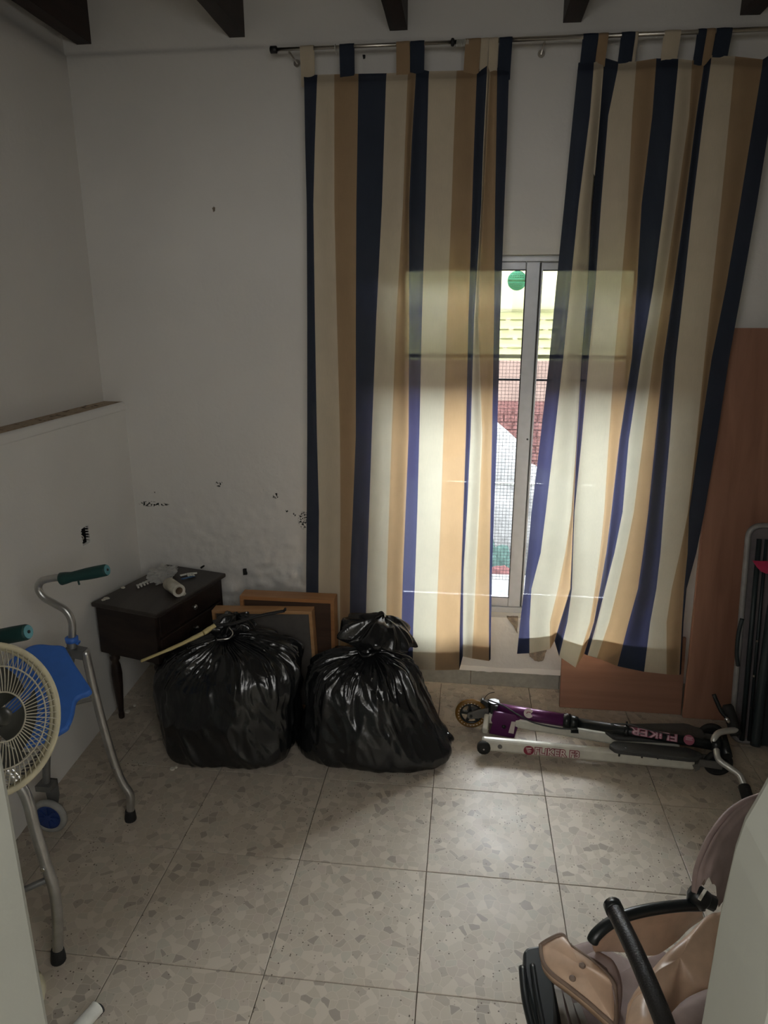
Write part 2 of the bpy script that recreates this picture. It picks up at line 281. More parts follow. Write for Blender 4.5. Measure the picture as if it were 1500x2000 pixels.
# ------------------------------------------------------------------ mesh helpers
class MB:
    def __init__(s): s.v = []; s.f = []; s.m = []; s.sm = []
    def add(s, vs, fs, mi=0, smooth=False):
        o = len(s.v); s.v += [Vector(p) for p in vs]
        for f in fs: s.f.append([i+o for i in f]); s.m.append(mi); s.sm.append(smooth)
        return s
    def box(s, lo, hi, mi=0, R=None, at=None):
        x0, y0, z0 = lo; x1, y1, z1 = hi
        vs = [Vector(p) for p in ((x0,y0,z0),(x1,y0,z0),(x1,y1,z0),(x0,y1,z0),(x0,y0,z1),(x1,y0,z1),(x1,y1,z1),(x0,y1,z1))]
        if R is not None: vs = [R @ p for p in vs]
        if at is not None: vs = [p+Vector(at) for p in vs]
        return s.add(vs, [(0,3,2,1),(4,5,6,7),(0,1,5,4),(1,2,6,5),(2,3,7,6),(3,0,4,7)], mi)
    def bar(s, a, b, w, h, up=(0,0,1), mi=0):
        a = Vector(a); b = Vector(b); d = (b-a); L = d.length; d.normalize()
        sd = d.cross(Vector(up)).normalized(); u = sd.cross(d)
        vs = []
        for p in (a, b):
            for i, j in ((-1,-1),(1,-1),(1,1),(-1,1)): vs.append(p+sd*(i*w/2)+u*(j*h/2))
        return s.add(vs, [(0,1,2,3),(7,6,5,4),(0,4,5,1),(1,5,6,2),(2,6,7,3),(3,7,4,0)], mi)
    def tube(s, pts, r, n=10, mi=0, closed=False, caps=True, squash=1.0):
        pts = [Vector(p) for p in pts]; k = len(pts)
        rr = list(r) if isinstance(r, (list, tuple)) else [r]*k
        if len(rr) != k:
            q = len(rr)-1; rr = [rr[min(int(i*q/(k-1)), q-1)]*(1-(i*q/(k-1)-min(int(i*q/(k-1)), q-1)))+rr[min(int(i*q/(k-1)), q-1)+1]*(i*q/(k-1)-min(int(i*q/(k-1)), q-1)) for i in range(k)]
        vs = []; prev = None
        for i, p in enumerate(pts):
            if closed: d = pts[(i+1) % k]-pts[i-1]
            else: d = pts[min(i+1, k-1)]-pts[max(i-1, 0)]
            d.normalize()
            if prev is None:
                a = Vector((0,0,1)) if abs(d.z) < 0.9 else Vector((1,0,0)); nx = d.cross(a).normalized()
            else:
                nx = (prev-d*prev.dot(d)).normalized()
            prev = nx; ny = d.cross(nx)
            for j in range(n):
                t = 2*math.pi*j/n; vs.append(p+nx*(rr[i]*math.cos(t))+ny*(rr[i]*squash*math.sin(t)))
        fs = []
        for i in range(k if closed else k-1):
            a = i*n; b = ((i+1) % k)*n
            for j in range(n): fs.append((a+j, a+(j+1) % n, b+(j+1) % n, b+j))
        s.add(vs, fs, mi, True)
        if caps and not closed:
            o = len(s.v)-len(vs)
            s.f.append([o+j for j in range(n)][::-1]); s.m.append(mi); s.sm.append(False)
            s.f.append([o+(k-1)*n+j for j in range(n)]); s.m.append(mi); s.sm.append(False)
        return s
    def lathe(s, prof, at=(0,0,0), axis=(0,0,1), n=24, mi=0):
        ax = Vector(axis).normalized(); q = Vector((0,0,1)).rotation_difference(ax); vs = []; at = Vector(at)
        for r, z in prof:
            for j in range(n):
                t = 2*math.pi*j/n; vs.append(at + q @ Vector((r*math.cos(t), r*math.sin(t), z)))
        fs = []
        for i in range(len(prof)-1):
            for j in range(n): fs.append((i*n+j, i*n+(j+1) % n, (i+1)*n+(j+1) % n, (i+1)*n+j))
        s.add(vs, fs, mi, True); o = len(s.v)-len(vs)
        s.f.append([o+j for j in range(n)][::-1]); s.m.append(mi); s.sm.append(False)
        s.f.append([o+(len(prof)-1)*n+j for j in range(n)]); s.m.append(mi); s.sm.append(False)
        return s
    def prism(s, poly, nrm, th, mi=0):
        poly = [Vector(p) for p in poly]; nv = Vector(nrm).normalized()*th; k = len(poly)
        vs = poly+[p+nv for p in poly]
        return s.add(vs, [tuple(range(k))[::-1], tuple(range(k, 2*k))]+[(i, (i+1) % k, k+(i+1) % k, k+i) for i in range(k)], mi)
    def grid(s, fn, nu, nv, mi=0, smooth=True, mfn=None, skip=None):
        vs = [fn(i, j) for i in range(nu+1) for j in range(nv+1)]; o = len(s.v); s.v += [Vector(p) for p in vs]
        for i in range(nu):
            for j in range(nv):
                if skip and skip(i, j): continue
                a = o+i*(nv+1)+j; s.f.append([a, a+nv+1, a+nv+2, a+1]); s.m.append(mfn(i, j) if mfn else mi); s.sm.append(smooth)
        return s
    def mesh(s, name, mats, fix=True):
        me = bpy.data.meshes.new(name); me.from_pydata([tuple(p) for p in s.v], [], s.f)
        for m in mats: me.materials.append(m)
        me.polygons.foreach_set('material_index', s.m); me.polygons.foreach_set('use_smooth', s.sm); me.update()
        if fix:
            bm = bmesh.new(); bm.from_mesh(me); bmesh.ops.recalc_face_normals(bm, faces=bm.faces); bm.to_mesh(me); bm.free()
        return me
    def obj(s, name, mats, parent=None, fix=True, bevel=0.0):
        mats = [M[m] if isinstance(m, str) else m for m in (mats if isinstance(mats, (list, tuple)) else [mats])]
        o = bpy.data.objects.new(name, s.mesh(name, mats, fix)); col.objects.link(o)
        if parent: attach(o, parent)
        if bevel:
            b = o.modifiers.new('bevel', 'BEVEL'); b.width = bevel; b.segments = 2; b.limit_method = 'ANGLE'
        return o
def wmat(o):
    m = o.matrix_parent_inverse @ o.matrix_basis if o.parent else o.matrix_basis
    return wmat(o.parent) @ m if o.parent else m
def attach(o, parent):
    o.parent = parent; o.matrix_parent_inverse = wmat(parent).inverted()
def tag(o, label=None, cat=None, group=None, kind=None):
    for k, v in (('label', label), ('category', cat), ('group', group), ('kind', kind)):
        if v: o[k] = v
    return o
def thing(name, label, cat, at, group=None):
    e = bpy.data.objects.new(name, None); col.objects.link(e); e.location = at; e.empty_display_size = 0.05
    return tag(e, label, cat, group)
def struct(o, label=None): return tag(o, label, None, None, 'structure')
def smooth_path(pts, n=6):
    pts = [Vector(p) for p in pts]; out = []
    for i in range(len(pts)-1):
        p0 = pts[max(i-1, 0)]; p1 = pts[i]; p2 = pts[i+1]; p3 = pts[min(i+2, len(pts)-1)]
        for k in range(n):
            t = k/n; out.append(0.5*((2*p1)+(p2-p0)*t+(2*p0-5*p1+4*p2-p3)*t*t+(3*p1-p0-3*p2+p3)*t**3))
    out.append(pts[-1]); return out
def lerp(a, b, t): return a+(b-a)*t
def sstep(a, b, x): t = max(0, min(1, (x-a)/(b-a))); return t*t*(3-2*t)
def textmesh(body, size, ext=0.0006, bold=0.0):
    c = bpy.data.curves.new('lettering', 'FONT'); c.body = body; c.size = size; c.extrude = ext; c.offset = bold; c.align_x = 'LEFT'
    o = bpy.data.objects.new('lettering', c); col.objects.link(o); bpy.context.view_layer.update()
    dg = bpy.context.evaluated_depsgraph_get(); me = bpy.data.meshes.new_from_object(o.evaluated_get(dg))
    bpy.data.objects.remove(o); bpy.data.curves.remove(c); return me

# ================================================================== SETTING
WY = 0.762                      # face of the window wall
XL, XR, YF, ZC = -1.515, 1.75, -1.55, 2.83
WX0, WX1, WZ0, WZ1 = -0.27, 0.80, 0.338, 1.873
# ---- floor slab and terrazzo tiles
fl = MB().box((-1.62, -3.3, -0.15), (2.9, 1.05, -0.012)).obj('floor', 'grout'); struct(fl, 'speckled beige terrazzo tile floor')
tile_cache = {}
gap = 0.0011
for i in range(-4, 5):
    for j in range(-8, 2):
        x0, x1 = max(i*0.4, XL), min((i+1)*0.4, XR); y0, y1 = j*0.4, min((j+1)*0.4, 0.775)
        y0 = max(y0, -3.2)
        if x1-x0 < 0.02 or y1-y0 < 0.02: continue
        w, h = round(x1-x0, 4), round(y1-y0, 4)
        if (w, h) not in tile_cache:
            b = MB(); a = 0.0012
            lo = [(-w/2+gap, -h/2+gap), (w/2-gap, -h/2+gap), (w/2-gap, h/2-gap), (-w/2+gap, h/2-gap)]
            hi = [(-w/2+gap+a, -h/2+gap+a), (w/2-gap-a, -h/2+gap+a), (w/2-gap-a, h/2-gap-a), (-w/2+gap+a, h/2-gap-a)]
            b.add([(*p, -0.012) for p in lo]+[(*p, -a*0.6) for p in lo]+[(*p, 0) for p in hi], [(3,2,1,0)]+[(k, (k+1) % 4, 4+(k+1) % 4, 4+k) for k in range(4)]+[(4+k, 4+(k+1) % 4, 8+(k+1) % 4, 8+k) for k in range(4)]+[(8,9,10,11)])
            tile_cache[(w, h)] = b.mesh('tile', [M['terrazzo']])
        o = bpy.data.objects.new('tile', tile_cache[(w, h)]); col.objects.link(o)
        o.location = ((x0+x1)/2, (y0+y1)/2, random.uniform(-0.0006, 0.0)); o.parent = fl

# ---- window wall: plaster skin with blisters, thick body behind it
def arr(vals, step):
    out = [vals[0]]
    for a, b in zip(vals, vals[1:]):
        n = max(1, round((b-a)/step)); out += [a+(b-a)*k/n for k in range(1, n+1)]
    return out
wx = arr([-1.56, -1.5, WX0, WX1, 1.2, XR+0.05], 0.0125); wz = arr([-0.01, WZ0, WZ1, 2.61, 2.617, ZC], 0.0125)
def wall_skin(i, j):
    x, z = wx[i], wz[j]
    d = 0.004*noise.noise((x*2.1, z*2.1, 3.0))+0.0012*noise.noise((x*14, z*14, 1.0))
    low = sstep(1.15, 0.45, z)*sstep(0.15, -0.2, x)
    edge = sstep(-1.45, -0.75, x)
    n1 = noise.noise((x*9, z*11, 7.7)); n2 = noise.noise((x*26, z*30, 2.2)); n3 = noise.noise((x*60, z*60, 5.0))
    bl = max(0, n1-0.05)*0.036*edge*sstep(0.8, 0.45, z)+max(0, n2-0.03)*0.018*(0.35+0.65*edge)
    d += low*(bl+0.0030*n3)
    d += 0.0011*noise.noise((x*38, z*38, 9.0))*sstep(1.7, 0.7, z)
    big = math.exp(-(((x+0.69)/0.085)**2+((z-0.50)/0.06)**2)); d += big*(0.006+0.040*max(0, noise.noise((x*24, z*24, 4.0))+0.1))
    if z > 2.612: d -= 0.009
    if x < WX0-0.02 or x > WX1+0.02 or z < WZ0-0.02 or z > WZ1+0.02: return (x, WY-d, z)
    return (x, WY, z)
wb = MB(); wb.grid(wall_skin, len(wx)-1, len(wz)-1, skip=lambda i, j: wx[i] >= WX0-1e-6 and wx[i+1] <= WX1+1e-6 and wz[j] >= WZ0-1e-6 and wz[j+1] <= WZ1+1e-6)
D = 0.20
for lo, hi in (((-1.72, WY+0.012, -0.15), (WX0, WY+D, 3.0)), ((WX1, WY+0.012, -0.15), (2.0, WY+D, 3.0)), ((WX0, WY+0.012, -0.15), (WX1, WY+D, WZ0)), ((WX0, WY+0.012, WZ1), (WX1, WY+D, 3.0))): wb.box(lo, hi)
for a, b in (((WX0, WZ0), (WX1, WZ0)), ((WX1, WZ0), (WX1, WZ1)), ((WX1, WZ1), (WX0, WZ1)), ((WX0, WZ1), (WX0, WZ0))):
    wb.add([(a[0], WY, a[1]), (b[0], WY, b[1]), (b[0], WY+0.013, b[1]), (a[0], WY+0.013, a[1])], [(0, 1, 2, 3)])
wall_back = struct(wb.obj('wall_back', 'wall', fix=False), 'white plaster window wall with damp blisters and mould spots')
# small chips, holes and bare patches of that wall
def patch(px, mname, nm, y, th, seed=0, jag=0.25):
    c = sum((ony(u, v, y) for u, v in px), Vector())/len(px); P = []
    q = [ony(u, v, y) for u, v in px]
    for k in range(len(q)):
        a, b = q[k], q[(k+1) % len(q)]
        for s in range(4):
            p = a.lerp(b, s/4); w = 1+jag*noise.noise((p.x*90, p.z*90, seed)); P.append(c+(p-c)*w)
    return MB().prism(P, (0, 1, 0), th).obj(nm, mname, wall_back)
patch([(1030, 1262), (1070, 1262), (1067, 1272), (1062, 1290), (1048, 1293), (1035, 1282)], 'brokenplaster', 'bare_patch', WY-0.006, 0.02, 1)
patch([(990, 1206), (1012, 1207), (1011, 1238), (1002, 1222)], 'brokenplaster', 'bare_patch', WY-0.006, 0.02, 2)
patch([(474, 1112), (481, 1111), (482, 1122), (475, 1124)], 'rubber', 'chipped_hole', WY-0.014, 0.02, 3)
patch([(391, 1108), (398, 1104), (399, 1107), (393, 1111)], 'rubber', 'chipped_hole', WY-0.012, 0.02, 4)
patch([(708, 107), (713, 107), (713, 113), (709, 115)], 'rubber', 'nail_hole', WY-0.008, 0.02, 5)
patch([(415, 405), (419, 405), (419, 412), (416, 413)], 'brokenplaster', 'nail_hole', WY-0.006, 0.02, 6)

# ---- left wall: thick lower half with a ledge, thinner upper half
def lowx(y, z): return -1.42+0.075*(0.75-y)*max(0, (1.0-z))*0.9
ly = arr([YF-0.1, 0.291, 0.346, 0.80], 0.04); lz = arr([-0.01, 0.766, 0.838, 1.243], 0.04)
wl = MB()
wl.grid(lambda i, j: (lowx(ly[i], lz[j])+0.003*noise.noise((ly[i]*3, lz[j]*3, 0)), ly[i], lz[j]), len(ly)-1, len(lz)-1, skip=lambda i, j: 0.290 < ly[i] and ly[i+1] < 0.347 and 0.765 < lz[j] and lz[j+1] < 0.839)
uy = arr([YF-0.1, 0.80], 0.06); uz = arr([1.2, 2.612, 2.619, ZC], 0.06)
wl.grid(lambda i, j: (XL+(-0.012 if uz[j] > 2.615 else 0)+0.003*noise.noise((uy[i]*3, uz[j]*3, 5)), uy[i], uz[j]), len(uy)-1, len(uz)-1, mi=1)
wl.box((-1.75, YF-0.12, -0.15), (-1.545, 0.98, 3.0))
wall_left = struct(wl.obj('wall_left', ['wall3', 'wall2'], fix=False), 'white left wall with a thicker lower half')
# ledge: rounded cap of the thick half, dusty on top
lm, lt, lb, _ = nt('dusty_ledge')
g = pos(lt); a = N(lt, 'ShaderNodeTexNoise'); a.inputs['Scale'].default_value = 60; a.inputs['Detail'].default_value = 6; lt.links.new(g, a.inputs['Vector'])
a2 = N(lt, 'ShaderNodeTexNoise'); a2.inputs['Scale'].default_value = 11; lt.links.new(g, a2.inputs['Vector'])
k1 = math_(lt, 'MULTIPLY', ramp(lt, a.outputs[0], [(0.5, (0, 0, 0)), (0.62, (1, 1, 1))]), ramp(lt, a2.outputs[0], [(0.45, (0.1,)*3), (0.6, (1, 1, 1))]))
lt.links.new(mixc(lt, k1, (0.42, 0.33, 0.24), (0.05, 0.03, 0.02)), lb.inputs['Base Color']); lb.inputs['Roughness'].default_value = 0.9
M['dusty'] = lm
lg = MB()
prof = [(-1.53, 1.2785), (-1.428, 1.2775), (-1.4205, 1.274), (-1.4165, 1.266), (-1.416, 1.245), (-1.4175, 1.2415), (-1.425, 1.240)]
yy = arr([YF-0.1, 0.768], 0.05)
lg.grid(lambda i, j: (prof[j][0]+0.002*noise.noise((yy[i]*4, j*0.3, 1)), yy[i], prof[j][1]+0.002*noise.noise((yy[i]*4, 0, 8))), len(yy)-1, len(prof)-1, mfn=lambda i, j: 1 if j == 0 else 0)
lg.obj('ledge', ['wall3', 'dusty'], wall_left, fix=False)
# open socket box in the lower left wall
sb = MB(); sx = -1.417; hy0, hy1, hz0, hz1 = 0.290, 0.347, 0.765, 0.839
for q in (((sx-0.055, hy0, hz0), (sx-0.05, hy1, hz1)), ((sx-0.055, hy0-0.004, hz0-0.004), (sx-0.004, hy0, hz1+0.004)), ((sx-0.055, hy1, hz0-0.004), (sx-0.004, hy1+0.004, hz1+0.004)), ((sx-0.055, hy0, hz0-0.004), (sx-0.004, hy1, hz0)), ((sx-0.055, hy0, hz1), (sx-0.004, hy1, hz1+0.004))): sb.box(*q)
sbo = sb.obj('socket_box', 'blackplastic', wall_left)
MB().tube(smooth_path([(sx-0.045, 0.31, 0.785), (sx-0.02, 0.325, 0.80), (sx-0.015, 0.335, 0.785), (sx-0.03, 0.338, 0.772)]), 0.002, 6).obj('wire_end', 'paper', sbo)
hb_ = MB()       # chipped plaster lip round the hole
for k in range(26):
    t = k/26*4; e_ = int(t); f_ = t-e_; c4 = [(hy0, hz0), (hy1, hz0), (hy1, hz1), (hy0, hz1), (hy0, hz0)]
    yq = lerp(c4[e_][0], c4[e_+1][0], f_); zq = lerp(c4[e_][1], c4[e_+1][1], f_); r_ = 0.0015+0.0025*random.random()
    hb_.box((lowx(yq, zq)-0.012, yq-r_, zq-r_), (lowx(yq, zq)+0.0025, yq+r_, zq+r_), 0, None)
hb_.obj('chipped_lip', 'wall3', wall_left)

# ---- other walls, ceiling, beams
struct(MB().box((XR, -1.7, -0.15), (XR+0.2, 0.98, 3.0)).obj('wall_right', 'wall2'), 'white wall out of the picture')
struct(MB().box((-1.8, -3.45, ZC), (3.1, 1.0, ZC+0.2)).obj('ceiling', 'ceiling'), 'pale plaster ceiling above the beams')
for k, (xa, xb) in enumerate(((-1.469, -1.411), (-0.859, -0.800), (-0.252, -0.186), (0.370, 0.435), (0.973, 1.04))):
    b = MB(); n = 24
    def sec(i, j, xa=xa, xb=xb, k=k):
        y = YF+(WY+0.03-YF)*i/n; w = 0.0025*noise.noise((y*5, k*3.1, j)); return [(xa+w, y, ZC+0.01), (xa+w, y, 2.651+w), (xb+w, y, 2.651-w), (xb+w, y, ZC+0.01)][j]
    b.grid(sec, n, 3, smooth=False)
    o = b.obj('ceiling_beam', 'beam', fix=True)
    tag(o, ['dark wooden ceiling beam in the corner by the left wall', 'dark wooden ceiling beam second from the left wall', 'dark wooden ceiling beam above the middle of the striped curtain by the bags', 'dark wooden ceiling beam above the gap between the curtains', 'dark wooden ceiling beam above the wooden board end of the rod'][k], 'beam', 'ceiling beams', 'structure')

# ---- doorway the camera looks through, and the hall behind it
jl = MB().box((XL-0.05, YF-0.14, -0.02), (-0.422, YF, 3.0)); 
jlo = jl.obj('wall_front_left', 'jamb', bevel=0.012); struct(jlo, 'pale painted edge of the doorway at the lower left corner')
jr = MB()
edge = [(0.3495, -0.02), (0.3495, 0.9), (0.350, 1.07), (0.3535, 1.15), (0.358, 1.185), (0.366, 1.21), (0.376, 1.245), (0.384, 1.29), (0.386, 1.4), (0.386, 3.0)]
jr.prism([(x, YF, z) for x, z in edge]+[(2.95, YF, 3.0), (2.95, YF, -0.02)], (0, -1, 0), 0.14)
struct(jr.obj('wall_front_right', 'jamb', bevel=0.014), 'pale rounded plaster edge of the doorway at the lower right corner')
struct(MB().box((-0.43, YF-0.14, 2.35), (0.40, YF, 3.0)).obj('wall_front_lintel', 'wall2'), 'plaster above the doorway')
struct(MB().box((-1.75, -3.35, -0.15), (-1.62, -1.66, 3.0)).obj('wall_hall_left', 'wall2'), 'hall wall')
struct(MB().box((2.9, -3.35, -0.15), (3.05, -1.52, 3.0)).obj('wall_hall_right', 'wall2'), 'hall wall')
struct(MB().box((-1.75, -3.45, -0.15), (3.05, -3.3, 3.0)).obj('wall_hall_back', 'wall2'), 'hall wall')
hw = MB().box((-1.25, -3.300, 1.6), (2.75, -3.292, 2.7)).obj('hall_fill_backing', 'whiteplastic'); struct(hw, 'added pale panel behind the hall fill light')  # added backing panel for the fill lamp, out of view

# ---- skirting of terrazzo lengths
sk = MB().box((XL, WY-0.006, 0.0), (XR, WY+0.004, 0.066)).obj('baseboard_back', 'grout'); struct(sk, 'grey terrazzo skirting under the window')
x = -1.42
for w in (0.4, 0.4, 0.4, 0.355, 0.4, 0.4, 0.4, 0.4):
    w = min(w, XR-x)
    if w < 0.03: break
    MB().box((x+0.0012, WY-0.013, 0.0), (x+w-0.0012, WY-0.004, 0.074)).obj('skirting_tile', 'skirt', sk, bevel=0.002); x += w
b = MB(); tx = arr([XL, XR], 0.015)
b.grid(lambda i, j: [(tx[i], WY+0.002, 0.094+0.008*noise.noise((tx[i]*5, 0, 0))), (tx[i], WY-0.011, 0.079), (tx[i], WY-0.0155, 0.073-0.012*max(0, noise.noise((tx[i]*21, 3, 0))-0.1))][j], len(tx)-1, 2)
b.obj('plaster_fillet', 'wall2', sk, fix=False)

# ================================================================== WINDOW
win = bpy.data.objects.new('window_1', None); col.objects.link(win); win.location = (0.28, WY+0.05, WZ0); struct(win, 'sliding aluminium window with two tall panes')
fy0, fy1 = WY+0.055, WY+0.125
def rect_frame(x0, x1, z0, z1, y0, y1, ws, wt, wb_):
    return MB().box((x0, y0, z0), (x0+ws, y1, z1)).box((x1-ws, y0, z0), (x1, y1, z1)).box((x0+ws, y0, z1-wt), (x1-ws, y1, z1)).box((x0+ws, y0, z0), (x1-ws, y1, z0+wb_))
rect_frame(WX0, WX1, WZ0, WZ1, fy0, fy1, 0.022, 0.022, 0.026).obj('outer_frame', 'alu', win, bevel=0.002)
def sash(x0, x1, y0, wr, sticker):
    z0, z1 = WZ0+0.026, WZ1-0.022; e = rect_frame(x0, x1, z0, z1, y0, y0+0.024, 0.055, 0.032, 0.045)
    o = e.obj('sash', 'alu', win, bevel=0.003)
    rect_frame(x0+0.053, x1-0.053, z0+0.043, z1-0.030, y0-0.0005, y0+0.008, 0.004, 0.004, 0.004).obj('gasket', 'gasket', o)
    MB().box((x0+0.05, y0+0.010, z0+0.04), (x1-0.05, y0+0.014, z1-0.028)).obj('pane', 'glass', o)
    return o
s1 = sash(WX0+0.022, 0.3475, fy0+0.010, 0.06, True)
s2 = sash(0.303, WX1-0.022, fy0+0.044, 0.06, False)
MB().box((0.3475, fy0+0.008, WZ0+0.03), (0.3525, fy0+0.040, WZ1-0.026)).obj('brush_strip', 'gasket', s1)
MB().box((0.3525, fy0+0.010, WZ0+0.03), (0.3590, fy0+0.018, WZ1-0.026)).obj('edge_strip', 'alu', s1)
q = ony(1030, 858, fy0+0.01); MB().lathe([(0.004, 0), (0.004, 0.003)], (q.x, fy0+0.010, q.z), (0, -1, 0), 10).obj('lock_hole', 'gasket', s1)
# round green sticker on the left pane with a pale band and lines of print
c = ony(1010, 548, fy0+0.0195); sy = fy0+0.0195
st = MB().lathe([(0.0385, 0), (0.0385, 0.0006)], (c.x, sy, c.z), (0, -1, 0), 40).obj('sticker', 'sticker', s1)
pr_ = MB()
for k, (dz, w, h) in enumerate(((0.0, 0.034, 0.007), (0.012, 0.030, 0.004), (0.019, 0.026, 0.004), (0.026, 0.018, 0.003), (-0.012, 0.028, 0.004), (-0.019, 0.026, 0.004), (-0.026, 0.018, 0.003))):
    n = 1 if k == 0 else 6
    for s in range(n):
        xa = -w+2*w*s/n; pr_.box((c.x+xa, sy-0.0012, c.z+dz-h/2), (c.x+xa+2*w/n*(1 if n == 1 else 0.7), sy-0.0007, c.z+dz+h/2))
pr_.obj('sticker_print', 'stickerprint', st)

# ---- roller shutter half lowered outside the panes
RY = WY+0.205
sh = thing('roller_shutter', 'cream roller shutter half lowered outside the window', 'shutter', (0.28, RY, 1.47))
def zpx(v): return ony(1000, v, RY).z
MB().box((WX0, RY, zpx(604)), (WX1, RY+0.012, zpx(522))).obj('box_panel', 'shutter', sh)
MB().box((WX0, RY-0.004, zpx(610)), (WX1, RY+0.012, zpx(604)-0.001)).obj('slat', 'shutter', sh, bevel=0.002)
edges = [610, 625, 644, 662, 680]
for k in range(4):
    za, zb = zpx(edges[k]), zpx(edges[k+1]); b = MB(); n = 6; h = za-zb
    b.grid(lambda i, j: ((WX0, WX1)[i], RY+(0 if j <= n else 0.008)-0.007*math.sin(math.pi*(j if j <= n else 2*n+1-j)/n), zb+0.003+(h-0.003)*(j if j <= n else 2*n+1-j)/n), 1, 2*n+1)
    b.obj('slat', 'shutter', sh, fix=False)
    b = MB(); x = WX0+0.02+random.uniform(0, 0.05)       # linking tongues between slats, open slots left and right of them
    while x < WX1-0.05:
        L = random.uniform(0.05, 0.06); b.box((x, RY, zb-0.003), (x+L, RY+0.004, zb+0.004)); x += L+0.02
    b.obj('slat_link', 'shutter', sh)
MB().box((WX0, RY-0.004, zpx(704)), (WX1, RY+0.010, zpx(680)-0.001)).box((WX0, RY-0.010, zpx(700)), (WX1, RY-0.004, zpx(692))).obj('bottom_bar', 'shutter', sh, bevel=0.002)

# ---- wire mesh guard outside
GY = WY+0.255
gr = thing('wire_mesh_guard', 'fine square wire mesh guard fixed outside the window', 'mesh guard', (0.28, GY, 0.4))
b = MB(); x0, x1, z0, z1 = ony(834, 930, GY).x, ony(1180, 800, GY).x, 0.42, 1.95; s = 0.0155
nx = int((x1-x0)/s); nz = int((z1-z0)/s)
for k in range(nx+1): b.box((x0+k*s-0.0006, GY, z0), (x0+k*s+0.0006, GY+0.0018, z1))
for k in range(nz+1): b.box((x0, GY+0.0018, z0+k*s-0.0006), (x1, GY+0.0036, z0+k*s+0.0006))
mo = b.obj('wire_mesh', 'wire', gr); mo['kind'] = 'stuff'
def zg(v): return ony(1000, v, GY).z
for v, h, mm in ((742, 0.008, 'wire'), (946, 0.010, 'whiteplastic')): MB().box((x0, GY+0.004, zg(v)-h/2), (x1, GY+0.016, zg(v)+h/2)).obj('cross_bar', mm, gr)
for v in (x0, 0.17, x1): MB().box((v-0.004, GY+0.004, z0), (v+0.004, GY+0.014, z1)).obj('upright_bar', 'wire', gr)

# ---- outside: sill, terrace, neighbour's facade
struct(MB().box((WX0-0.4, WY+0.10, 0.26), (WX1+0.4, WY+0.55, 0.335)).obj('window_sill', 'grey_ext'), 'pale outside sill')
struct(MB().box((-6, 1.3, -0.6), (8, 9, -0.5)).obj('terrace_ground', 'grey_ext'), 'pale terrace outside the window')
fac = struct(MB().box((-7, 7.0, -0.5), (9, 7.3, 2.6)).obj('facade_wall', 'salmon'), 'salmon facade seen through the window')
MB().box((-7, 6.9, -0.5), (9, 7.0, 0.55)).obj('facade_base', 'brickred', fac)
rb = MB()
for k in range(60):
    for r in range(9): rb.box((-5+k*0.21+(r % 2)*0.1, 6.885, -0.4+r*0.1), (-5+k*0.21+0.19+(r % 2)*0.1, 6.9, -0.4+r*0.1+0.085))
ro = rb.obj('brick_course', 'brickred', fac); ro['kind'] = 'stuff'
def heap(name, px, y, sx_, sy_, sz_, mname, label, cat, seed):
    c = ony(px[0], px[1], y); bm = bmesh.new(); bmesh.ops.create_icosphere(bm, subdivisions=4, radius=1)
    for v in bm.verts:
        n = noise.noise(v.co*1.6+Vector((seed, 0, 0)))*0.45+noise.noise(v.co*4+Vector((seed, 3, 0)))*0.2
        v.co = Vector((v.co.x*sx_, v.co.y*sy_, v.co.z*sz_))*(1+n)
        v.co += Vector((c.x, c.y, -0.5+sz_*0.8))
        v.co.z = max(v.co.z, -0.5)
    me = bpy.data.meshes.new(name); bm.to_mesh(me); bm.free(); me.materials.append(M[mname])
    for p in me.polygons: p.use_smooth = True
    o = bpy.data.objects.new(name, me); col.objects.link(o); return tag(o, label, cat)
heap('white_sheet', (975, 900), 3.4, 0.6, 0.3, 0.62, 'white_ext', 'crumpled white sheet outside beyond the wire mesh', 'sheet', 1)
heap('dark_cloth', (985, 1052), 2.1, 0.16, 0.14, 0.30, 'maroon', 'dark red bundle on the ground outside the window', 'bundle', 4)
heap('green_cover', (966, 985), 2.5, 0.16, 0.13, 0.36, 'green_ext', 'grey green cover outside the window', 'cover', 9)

# ================================================================== CURTAIN ROD
RODY = 0.640
ra = ony(537, 97, RODY); rz = ra.z
rod = thing('curtain_rod', 'slim metal curtain rod with a black end cap high on the window wall', 'curtain rod', (0.3, RODY, rz))
xj = ony(884, 83, RODY).x
MB().tube([(ra.x, RODY, rz), (xj+0.02, RODY, rz)], 0.0062, 12).obj('inner_tube', 'rod', rod)
MB().tube([(xj, RODY, rz), (1.62, RODY, rz)], 0.0075, 12).obj('outer_tube', 'rod', rod)
MB().lathe([(0.008, -0.018), (0.012, -0.016), (0.012, 0.006), (0.009, 0.008)], (ra.x, RODY, rz), (1, 0, 0), 16).obj('end_cap', 'blackplastic', rod)
MB().lathe([(0.009, -0.006), (0.013, -0.003), (0.013, 0.003), (0.009, 0.006)], (xj, RODY, rz), (1, 0, 0), 16).obj('joint_ring', 'blackplastic', rod)
MB().tube([(xj+0.012+0.0022*k/3, RODY+0.011*math.sin(k*2*math.pi/6), rz-0.003+0.011*math.cos(k*2*math.pi/6)) for k in range(60)], 0.0012, 5).obj('spring', 'whiteplastic', rod)
hx = ony(655, 96, RODY).x
MB().tube([(hx, RODY+0.009*math.sin(a/8*2*math.pi), rz+0.009*math.cos(a/8*2*math.pi)) for a in range(8)], 0.0016, 6, closed=True).obj('ring', 'whiteplastic', rod)
MB().tube(smooth_path([(hx, RODY, rz-0.009), (hx+0.002, RODY-0.003, rz-0.018), (hx+0.004, RODY, rz-0.022)]), 0.0013, 6).obj('hook', 'whiteplastic', rod)
